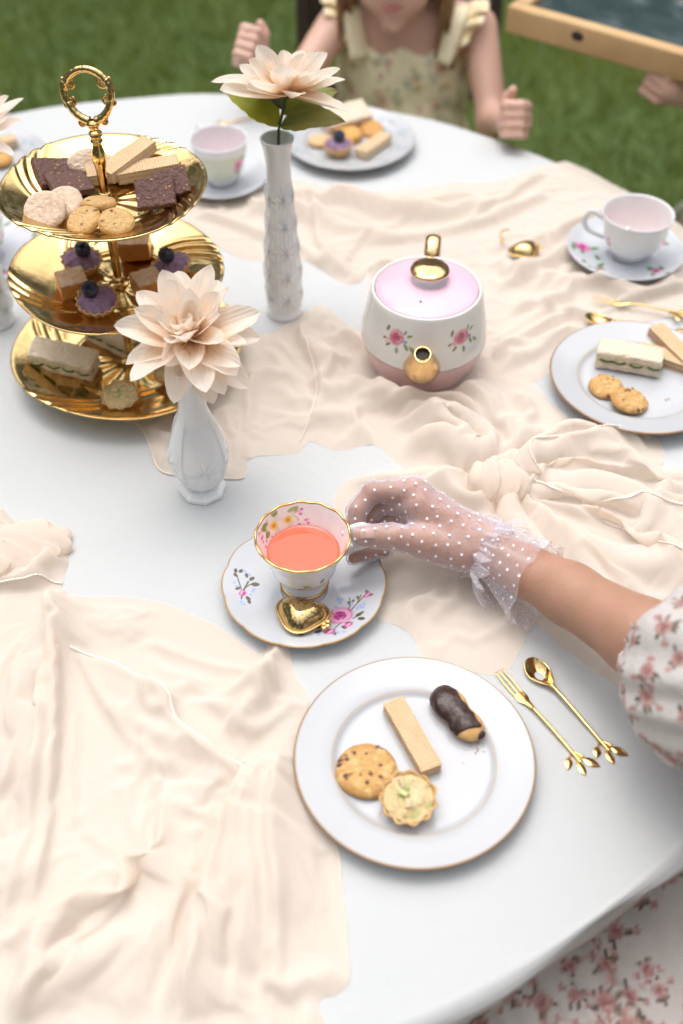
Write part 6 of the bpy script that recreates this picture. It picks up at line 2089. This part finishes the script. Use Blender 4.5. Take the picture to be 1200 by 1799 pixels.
# thumb nail, seen through the net
tp = W_(637, 938, .0765); cam_dir = (np.array([0, 0, T + H]) - tp); cam_dir /= np.linalg.norm(cam_dir)
nq = Vector((cam_dir * .55 + np.array([0, -.1, .75]))).normalized()
ax_ = Vector(HP['thumb'][0][3] - HP['thumb'][0][2]).normalized(); ax_ = (ax_ - nq * ax_.dot(nq)).normalized()
nm = Matrix((ax_, nq.cross(ax_), nq)).transposed()
n_, m_ = 14, 11
U, V_ = np.meshgrid(np.linspace(-1, 1, n_), np.linspace(-1, 1, m_), indexing='ij')
rad = np.minimum(1, 1.15 - .12 * np.abs(U) ** 4)
NP = np.stack([U * .0072, V_ * .0058 * rad, .0016 * (1 - V_ ** 2) - .0010 * U ** 2], -1).reshape(-1, 3)
tipc = HP['thumb'][0][3] * .8 + HP['thumb'][0][2] * .2 + np.array(nq) * .0090
nl = Geo().add(NP @ np.array(nm).T + tipc, grid_faces(n_, m_)).build('thumb_nail', M['nail'], woman)
nl.modifiers.new('wall', 'SOLIDIFY').thickness = .0006

# --- glove of dotted net
glove = thing_part('glove', woman)
AX = (FM - WR) / np.linalg.norm(FM - WR)
def glove_sdf(P):
    d = smin(hand_sdf(P), sd_cone(P, WR, FM, .0222, .0272), .018)
    wr_ = np.abs(vnoise(P * 55 + 3, 4)); 
    return d - .0016 - .0014 * (1 - np.minimum(wr_ * 3, 1)) - .0008 * vnoise(P * 120, 2)
lo = np.vstack([np.array(v[0]) for v in HP.values()] + [WR[None]]).min(0) - .04
hi = np.vstack([np.array(v[0]) for v in HP.values()] + [WR[None]]).max(0) + .045
vg, fg = surface_nets(glove_sdf, lo, hi, .0022)
tw = (vg - WR) @ AX
vg, fg = clip_mesh(vg, fg, tw < .020)
Geo().add(vg, fg).build('glove_net', M['tulle'], glove)

def cuff_ring(t, scale, n, amp, k, ph, sag=0.0, seed=0):
    """ring of points round the forearm t metres above the wrist"""
    c = WR + AX * t
    r0 = .0222 + (.0272 - .0222) * min(max(t / np.linalg.norm(FM - WR), 0), 1)
    up = np.array([0, 0, 1.0]) - AX * AX[2]; up /= np.linalg.norm(up)
    sd = np.cross(AX, up)
    a = np.linspace(0, 2 * PI, n, endpoint=False)
    q = np.stack([np.cos(a) * 2.2, np.sin(a) * 2.2, np.full(n, t * 12)], 1)
    w = np.cos(k * a + ph + 2.2 * vnoise(q, seed)) + .45 * np.cos(2.7 * k * a + 1)
    r = r0 * scale + amp * w
    lowr = np.maximum(0, -np.cos(a)) ** 1.0
    P = c + (r + sag * lowr)[:, None] * (np.cos(a)[:, None] * up + np.sin(a)[:, None] * sd)
    P = P + AX * (amp * .8 * np.sin(k * a * 1.3 + ph))[:, None]
    return P
def frill(name, ts, scales, amps, k, ph, sags, seed, m='tulle_frill'):
    n = 260
    rows = [cuff_ring(t, s, n, a, k, ph, sg, seed) for t, s, a, sg in zip(ts, scales, amps, sags)]
    V = np.stack(rows, 0)
    V[..., 2] = np.maximum(V[..., 2], T + .006)
    return Geo().add(V.reshape(-1, 3), grid_faces(len(rows), n, True)).build(name, M[m], glove)
s = np.linspace(0, 1, 18)
frill('cuff', .004 + .062 * s, 1.10 + .22 * s ** .8, .0006 + .0018 * s, 4, .4, .026 * s ** 1.5, 3)
frill('frill', .010 - .012 * s + .030 * s ** 2, 1.12 + .42 * s, .0010 + .0036 * s, 11, 1.1, .020 * s, 8)
frill('frill', .008 - .016 * s, 1.12 + .26 * s, .0008 + .0026 * s, 13, 2.3, .006 * s, 12)
for tt in (.003, .008, .013):
    ring(cuff_ring(tt, 1.10, 160, .0009, 22, tt * 500, 0, 2), .0010, 6).build('gather_band', M['tulle_frill'], glove)
# flocked dots
def dots(verts, faces, spacing, r, par, seed=1, keep=None):
    v = np.asarray(verts); f = np.asarray(faces)
    c = v[f].mean(1); nrm = np.cross(v[f[:, 2]] - v[f[:, 0]], v[f[:, 3]] - v[f[:, 1]])
    nrm /= np.linalg.norm(nrm, axis=1)[:, None] + 1e-12
    rg = np.random.default_rng(seed)
    order = rg.permutation(len(c)); sel = []
    pts = np.zeros((0, 3))
    for i in order:
        if len(pts) and (((pts - c[i]) ** 2).sum(1) < spacing ** 2).any(): continue
        pts = np.vstack([pts, c[i]]); sel.append(i)
    g = Geo(); a = np.linspace(0, 2 * PI, 9, endpoint=False)
    for i in sel:
        z = nrm[i]; x = np.cross(z, [.3, .5, .8]); x /= np.linalg.norm(x); y = np.cross(z, x)
        q = c[i] + z * .0004 + r * (np.cos(a)[:, None] * x + np.sin(a)[:, None] * y)
        g.add(np.vstack([c[i] + z * .0007, q]), [(0, k + 1, (k + 1) % 9 + 1) for k in range(9)])
    o = g.build('dots', M['dot'], par); o['kind'] = 'stuff'
dots(vg, fg, .0096, .00140, glove, 3)
cuffm = [o for o in glove.children if o.name.startswith('cuff')][0].data
vc = np.array([v.co for v in cuffm.vertices]); fc2 = [tuple(p.vertices) for p in cuffm.polygons]
dots(vc, fc2, .0098, .00140, glove, 5)

# --- sleeve, bodice, skirt
def sleeve():
    AX2 = (EL - FM) / np.linalg.norm(EL - FM)
    hemc = W_(1192, 1166, .082)
    P0 = hemc
    path = spline([P0, P0 * .5 + EL * .5 + [0, 0, .004], EL + [.012, -.012, .020], EL + (SH - EL) * .45, SH + [.0, -.01, .0]], 90)
    t, N, B = frames(path)
    n = 260
    a = np.linspace(0, 2 * PI, n, endpoint=False)
    s = np.linspace(0, 1, 90)
    rad = np.interp(s, [0, .03, .12, .30, .50, .75, 1], [.054, .051, .061, .074, .078, .074, .062])
    V = []
    up = np.array([0, 0, 1.0])
    for i in range(90):
        pl = (1 + .035 * np.cos(13 * a + 1.5 * np.sin(3 * a)) * (1 - .5 * s[i]) + .05 * vnoise(np.stack([np.cos(a) * 1.6, np.sin(a) * 1.6, np.full(n, s[i] * 5)], 1), 6))
        if i < 3: pl = pl * (1 + .03 * np.cos(26 * a))
        q = path[i] + (rad[i] * pl)[:, None] * (np.cos(a)[:, None] * N[i] + np.sin(a)[:, None] * B[i])
        q[:, 2] -= .006 * np.exp(-((s[i] - .25) / .3) ** 2)
        over = np.hypot(q[:, 0] - TC[0], q[:, 1] - TC[1]) < TR + .01
        q[over, 2] = np.maximum(q[over, 2], T + .005 + .02 * np.maximum(0, T + .005 - q[over, 2]))
        V.append(q)
    V = np.array(V)
    # finer points for the print
    L = np.concatenate([[0], np.cumsum(np.linalg.norm(np.diff(path, axis=0), axis=1))])
    fine = np.linspace(0, 89, 300); i0 = np.minimum(fine.astype(int), 88); w = (fine - i0)[:, None, None]
    V = V[i0] * (1 - w) + V[i0 + 1] * w
    V = np.concatenate([V, ], 0)
    n2 = n * 2
    V2 = np.empty((300, n2, 3)); V2[:, ::2] = V; V2[:, 1::2] = (V + np.roll(V, -1, 1)) / 2
    a2 = np.linspace(0, 2 * PI, n2, endpoint=False)
    Lf = np.interp(fine, np.arange(90), L)
    u = np.repeat((a2 * .075)[None], 300, 0); v = np.repeat(Lf[:, None], n2, 1)
    c = rose_cloth(u.ravel(), v.ravel(), np.random.default_rng(12))
    o = Geo().add(V2.reshape(-1, 3), grid_faces(300, n2, True), c).build('sleeve', M['dress_print'], woman, color=True)
    m = o.modifiers.new('wall', 'SOLIDIFY'); m.thickness = .0008
    hemP = V2[1]
    ring(hemP, .0011 * (1 + .5 * np.cos(np.arange(n2) * PI / 2)), 6).build('sleeve_hem', mat('white_hem', (.76, .72, .69), .8), woman)
sleeve()

def skirt():
    st = .0032
    x = np.arange(-.06, .66, st); y = np.arange(-.16, .62, st)
    X, Y = np.meshgrid(x, y, indexing='ij')
    u = np.array([-.53, .85]); v = np.array([.85, .53])
    hip = (TOR + [0, -.02, 0])[:2]
    a = (X - hip[0]) * u[0] + (Y - hip[1]) * u[1]; b = (X - hip[0]) * v[0] + (Y - hip[1]) * v[1]
    z = -.128 + .018 * np.cos(np.clip(np.abs(b) - .085, -.12, .12) / .12 * PI) * .5
    z = z - 1.1 * np.maximum(np.abs(b) - .25, 0) - .9 * np.maximum(a - .44, 0)
    Q = np.stack([b / .030 + .35 * vnoise(np.stack([X.ravel() * 9, Y.ravel() * 9, 0 * X.ravel()], 1), 2).reshape(X.shape), a / .25, 0 * a], -1).reshape(-1, 3)
    pl = fbm(Q, 7, 2).reshape(X.shape)
    z = z + .009 * (1 - np.minimum(np.abs(pl) * 1.6, 1)) ** 1.5 + .003 * pl
    ok = (z > -.42) & (a > -.20) & (a < .62)
    idx = -np.ones(X.shape, int)
    cell = ok[:-1, :-1] & ok[1:, :-1] & ok[1:, 1:] & ok[:-1, 1:]
    used = np.zeros(X.shape, bool)
    for i in (0, 1):
        for j in (0, 1): used[i:X.shape[0] - 1 + i, j:X.shape[1] - 1 + j] |= cell
    idx[used] = np.arange(used.sum())
    ci, cj = np.nonzero(cell)
    f = np.stack([idx[ci, cj], idx[ci + 1, cj], idx[ci + 1, cj + 1], idx[ci, cj + 1]], 1).tolist()
    V = np.stack([X[used], Y[used], T + z[used]], 1)
    c = rose_cloth(V[:, 0], V[:, 1], np.random.default_rng(21), .028, (.60, .56, .53), 1.2)
    Geo().add(V, f, c).build('skirt', M['dress_print'], woman, color=True)
skirt()
def bodice():
    def sd(P):
        d = sd_ell(P, TOR + [0, 0, -.15], (.18, .14, .135))
        d = smin(d, sd_ell(P, TOR + [.01, .01, .10], (.145, .115, .21)), .08)
        d = smin(d, sd_cone(P, TOR + [.11, .10, .285], TOR + [-.09, -.03, .285], .056, .056), .06)
        d = smin(d, sd_cone(P, TOR + [-.10, -.06, .28], TOR + [-.15, -.04, .08], .058, .055), .03)
        return np.maximum(d, P[:, 2] - T - .315) + .002 * vnoise(P * 40, 3)
    v, f = surface_nets(sd, TOR + [-.26, -.24, -.30], TOR + [.24, .26, .36], .008)
    c = rose_cloth(v[:, 0] + v[:, 1] * .6, v[:, 2], np.random.default_rng(5))
    Geo().add(v, f, c).build('bodice', M['dress_print'], woman, color=True)
bodice()

def chair(label, c, facing, wood=False, seat_z=.44, w=.40, back_h=.86, group='chairs round the table'):
    t = thing('chair', label, 'chair', (c[0], c[1], 0), facing - PI / 2, group)     # local +y faces the table
    m = M['chair']
    rbox((w, w * .95, .025), .008).build('seat', m, t, loc=(0, 0, seat_z))
    for sx in (-1, 1):
        tube([(sx * (w / 2 - .02), .15, seat_z), (sx * (w / 2 - .005), .20, 0)], .012, 10).build('leg', m, t)
        tube(spline([(sx * (w / 2 - .012), -.21, 0), (sx * (w / 2 - .012), -.17, seat_z), (sx * (w / 2 - .012), -.20, back_h)], 20), .013, 12).build('back_post', m, t)
    rbox((w - .05, .014, .20), .005).build('back_panel', m, t, loc=(0, -.194, back_h - .12), rot=(.06, 0, 0))
    rbox((w - .05, .012, .03), .005).build('back_rail', m, t, loc=(0, -.18, seat_z + .10))
    return t

# --- children beyond the table
def child(label, tor, fwd, arms, dress_cols, head_off=(0, 0, 0), hairm=None, fine=.008, seed=1, seat=True, cname='child in the floral dress', scale=1.0):
    """tor: chest centre in world; arms: two lists of (shoulder, elbow, wrist, fist centre)"""
    tor = np.asarray(tor, float); f = np.array([fwd[0], fwd[1], 0.0]); f /= np.linalg.norm(f); sd_ = np.array([f[1], -f[0], 0])
    t = thing('person', label, 'person', (0, 0, 0))
    hc_ = tor + f * .065 + np.array([0, 0, .245]) + np.array(head_off)
    def loc(P):
        q = P - tor
        return np.stack([q @ sd_, q @ f, q[:, 2]], 1)
    def torso(P, o=0.0):
        L = loc(P)
        d = sd_ell(L, (0, 0, -.02), (.112 + o, .078 + o, .15 + o))
        d = smin(d, sd_ell(L, (0, 0, -.20), (.112 + o, .09 + o, .12 + o)), .05)
        return d
    def body(P):
        d = torso(P)
        d = smin(d, sd_cone(P, tor + sd_ * .095 + [0, 0, .088], tor - sd_ * .095 + [0, 0, .088], .032, .032), .05)
        d = smin(d, sd_cone(P, tor + [0, 0, .09], hc_ + [0, 0, -.05] - f * .012, .036, .034), .03)
        L = loc(P) - np.array([(hc_ - tor) @ sd_, (hc_ - tor) @ f, (hc_ - tor)[2]])
        h = smin(sd_ell(L, (0, -.008, .025), (.070, .082, .078)), sd_ell(L, (0, .018, -.035), (.052, .052, .060)), .03)
        h = smin(h, sd_ell(L, (0, .082, -.012), (.010, .010, .013)), .012)
        h = smin(h, sd_ell(L, (0, .056, -.083), (.020, .014, .014)), .015)
        for s in (-1, 1):
            h = smin(h, sd_ell(L, (.071 * s, -.005, -.005), (.009, .017, .024)), .006)
            h = smin(h, sd_ell(L, (.034 * s, .052, -.038), (.022, .018, .020)), .02)
        d = smin(d, h, .018)
        for (s_, e, w, c) in arms:
            s_, e, w, c = [np.asarray(q, float) for q in (s_, e, w, c)]
            a = chain(P, [s_, e, w], [.033, .0265, .0195], .015)
            ax = c - w; ax = ax / np.linalg.norm(ax)
            pl = smin(sd_cone(P, w, c, .018, .022), sd_ell(P, c, (.027, .026, .025)), .012)
            vert = np.array([0, 0, 1.0]) - ax * ax[2]; vert /= np.linalg.norm(vert)
            outw = np.cross(ax, vert) * (1 if (s_ - tor) @ sd_ > 0 else -1)
            if outw @ (s_ - tor) < 0: outw = -outw
            for k in range(4):                       # four fingers folded, one above the other, thumb on top
                o = vert * (.0205 - .0138 * k)
                kn = c + ax * (.012 - .002 * abs(k - 1)) + o + outw * .017
                r_ = .0088 - .0007 * k
                fg_ = chain(P, [kn, c + ax * .036 + o + outw * .006, c + ax * .032 + o - outw * .014, c + ax * .010 + o - outw * .018], [r_, r_ * .95, r_ * .9, r_ * .8], .002)
                pl = smin(pl, fg_, .0012)
            pl = smin(pl, chain(P, [c - ax * .014 + vert * .018 - outw * .008, c + ax * .004 + vert * .034 - outw * .012, c + ax * .014 + vert * .043 - outw * .006], [.0105, .0088, .0070], .003), .004)
            d = smin(d, smin(a, pl, .012), .018)
        for s in (-1, 1):
            hip = tor + np.array([0, 0, -.25]) + sd_ * .055 * s
            d = smin(d, chain(P, [hip, hip + f * .26, hip + f * .27 + [0, 0, -.24], hip + f * .34 + [0, 0, -.27]], [.055, .042, .03, .026], .02), .03)
        return d
    pts = np.vstack([np.vstack([np.asarray(q) for q in A]) for A in arms] + [tor[None] + [0, 0, -.55], hc_[None] + [0, 0, .14], tor[None] + f * .36, tor[None] + sd_ * .16, tor[None] - sd_ * .16, tor[None] - f * .12])
    v, fc_ = surface_nets(body, pts.min(0) - .06, pts.max(0) + .06, fine)
    g = Geo()
    keep = np.ones(len(v), bool)
    for A in arms:                                   # the hands are modelled finer
        c = np.asarray(A[3], float); w = np.asarray(A[2], float); m_ = c * .75 + w * .25
        vh, fh = surface_nets(body, m_ - .062, m_ + .062, .0034)
        keep &= (np.abs(v - m_).max(1) > .052)
        g.add(vh, fh)
    v, fc_ = clip_mesh(v, fc_, keep)
    g.add(v, fc_)
    g.build('body', M['skin_fair'], t)
    for s in (-1, 1):
        e = hc_ + f * .0625 + sd_ * .026 * s + [0, 0, .010]
        ball(e, .0085, n=12, m=8).build('eye', M['eye_white'], t)
        ball(e + f * .0042, .0056, n=10, m=8).build('iris', M['eye'], t)
    tube(spline([hc_ + f * .066 - sd_ * .020 + [0, 0, -.045], hc_ + f * .074 + [0, 0, -.051], hc_ + f * .066 + sd_ * .020 + [0, 0, -.045]], 12), np.array([.002, .003, .004, .0048, .005, .005, .005, .005, .0048, .004, .003, .002]), 8).build('lips', M['lips'], t)
    hair_cap(hc_, f, .080, t, 34, hairm, seed + 2, .10)
    # dress: bodice, straps with ruffles, skirt
    def dr(P):
        L = loc(P)
        d = torso(P, .010) + .004 * np.cos(np.arctan2(L[:, 1], L[:, 0]) * 16) * sstep(-.02, -.12, L[:, 2]) 
        d = np.maximum(d, L[:, 2] - .058 - .006 * np.cos(L[:, 0] * 90))
        hem_ = sd_cone(P, tor + [0, 0, -.17] + f * .02, tor + [0, 0, -.26] + f * .20, .13, .15)
        d = smin(d, hem_, .04)
        return d + .003 * vnoise(P * 28, seed)
    v, fc_ = surface_nets(dr, tor + [-.4, -.4, -.45], tor + [.4, .4, .12], .006)
    rg = np.random.default_rng(seed)
    L = loc(v)
    p = Paint(np.arctan2(L[:, 0], L[:, 1]) * .11, L[:, 2], dress_cols[0])
    for k in range(460):
        x, y = rg.uniform(-.32, .32), rg.uniform(-.40, .08); c = dress_cols[1 + rg.integers(len(dress_cols) - 1)]
        r = rg.uniform(.006, .016)
        p.leaf(x, y, r * 1.8, r * .8, rg.uniform(0, 6.3), dress_cols[-1]); p.ell(x, y, r, r * .8, rg.uniform(0, 3), c, .9)
        p.ell(x, y, r * .4, r * .35, 0, np.array(c) * .6, .8)
    Geo().add(v, fc_, p.c).build('dress', M['child_dress'], t, color=True)
    for s in (-1, 1):
        a = tor + sd_ * .070 * s + f * .075 + [0, 0, .045]; b = tor + sd_ * .088 * s + f * .035 + [0, 0, .110]; c = tor + sd_ * .085 * s - f * .06 + [0, 0, .09]
        P = spline([a, b + f * .012, b - f * .03, c], 26)
        tube(P, .020, 10, flat=.30, col=dress_cols[0]).build('strap', M['child_dress'], t, color=True)
        n, m = 90, 9                               # gathered ruffle standing off the shoulder
        q = spline([a + sd_ * .006 * s, b + sd_ * .016 * s, c], n); w = np.linspace(0, 1, m)
        out = (sd_ * s * .8 + np.array([0, 0, .75]))
        ph = np.arange(n) * .5 + 1.2 * np.sin(np.arange(n) * .13)
        amp = np.sin(np.linspace(0, PI, n)) ** .6
        V = q[:, None] + w[None, :, None] * (.048 * amp[:, None, None] * out) + (w[None, :] * .012 * np.sin(ph)[:, None] * amp[:, None])[..., None] * f + (w[None, :] ** 2 * -.018 * amp[:, None])[..., None] * np.array([0, 0, 1.0])
        cc = np.tile(np.array(dress_cols[0]), (n * m, 1)); mk = np.random.default_rng(seed + 5).random(n * m) < .28; cc[mk] = dress_cols[1]
        Geo().add(V.reshape(-1, 3), grid_faces(n, m), cc).build('ruffle', M['child_dress'], t, color=True)
    return t
zT = T
child('young child in a cream floral dress with fists at the far table edge', (.112, 1.945, zT - .045), (-.13, -1),
      [((.238, 1.925, zT + .035), (.262, 1.800, zT - .075), (.266, 1.640, zT + .005), (.264, 1.592, zT + .032)),
       ((-.012, 1.925, zT + .035), (-.092, 1.805, zT - .035), (-.128, 1.720, zT + .050), (-.140, 1.690, zT + .092))],
      [(.92, .83, .58), (.80, .54, .24), (.76, .52, .40), (.68, .66, .50), (.62, .60, .38)], (-.012, .02, -.045), seed=3)
chair('brown metal chair behind the child in the cream floral dress', (.10, 2.00), -PI / 2 - .06, back_h=.83)
child('person cut off at the far left, only a bare arm in view', (-.775, 1.86, zT - .045), (.45, -.8),
      [((-.640, 1.80, zT + .04), (-.553, 1.735, zT - .11), (-.46, 1.70, zT - .16), (-.43, 1.68, zT - .17)),
       ((-.885, 1.78, zT + .035), (-.93, 1.66, zT - .10), (-.85, 1.56, zT - .14), (-.82, 1.53, zT - .15))],
      [(.70, .66, .70), (.55, .40, .60), (.60, .45, .5), (.3, .34, .2)], seed=7, fine=.012)
holder = child('person at the far right holding up a wooden box, only the hand in view', (.86, 1.80, zT - .03), (-.75, -.6),
      [((.81, 1.93, zT + .05), (.72, 1.86, zT - .05), (.60, 1.80, zT + .05), (.56, 1.78, zT + .075)),
       ((.90, 1.66, zT + .05), (.74, 1.56, zT - .02), (.545, 1.600, zT + .060), (.500, 1.615, zT + .075))],
      [(.66, .64, .60), (.5, .3, .3), (.5, .45, .4), (.3, .34, .2)], seed=11, fine=.010)

# --- wooden box with a dark glass lid, held in the air
def box():
    A = np.array(at(895, 28, .118)); B = np.array(at(1300, 142, .118))
    d = B - A; L = np.linalg.norm(d); ang = math.atan2(d[1], d[0])
    t = thing('wooden_box', 'pale wooden box with a dark glass lid held up at the top right', 'box', tuple(A), ang)
    D, Hh, w = .235, .042, .025
    rbox((L, w, Hh), .005, sub=(8, 1, 1)).build('box_side', M['wood'], t, loc=(L / 2, 0, 0))
    rbox((L, w, Hh), .005).build('box_side', M['wood'], t, loc=(L / 2, D, 0))
    rbox((w, D - w - .002, Hh), .004).build('box_end', M['wood'], t, loc=(w / 2, D / 2, 0))
    rbox((w, D - w - .002, Hh), .004).build('box_end', M['wood'], t, loc=(L - w / 2, D / 2, 0))
    rbox((L - 2 * w - .002, D - w - .002, .006), .001).build('glass_lid', M['teal_glass'], t, loc=(L / 2, D / 2, Hh / 2 - .012))
    rbox((L - 2 * w - .002, D - w - .002, .006), .001).build('box_floor', M['wood'], t, loc=(L / 2, D / 2, -Hh / 2 + .006))
    ball((L * .33, -w / 2, .004), .009, scale=(1.2, .3, .8)).build('latch_hole', M['dark'], t)
    return t
box()
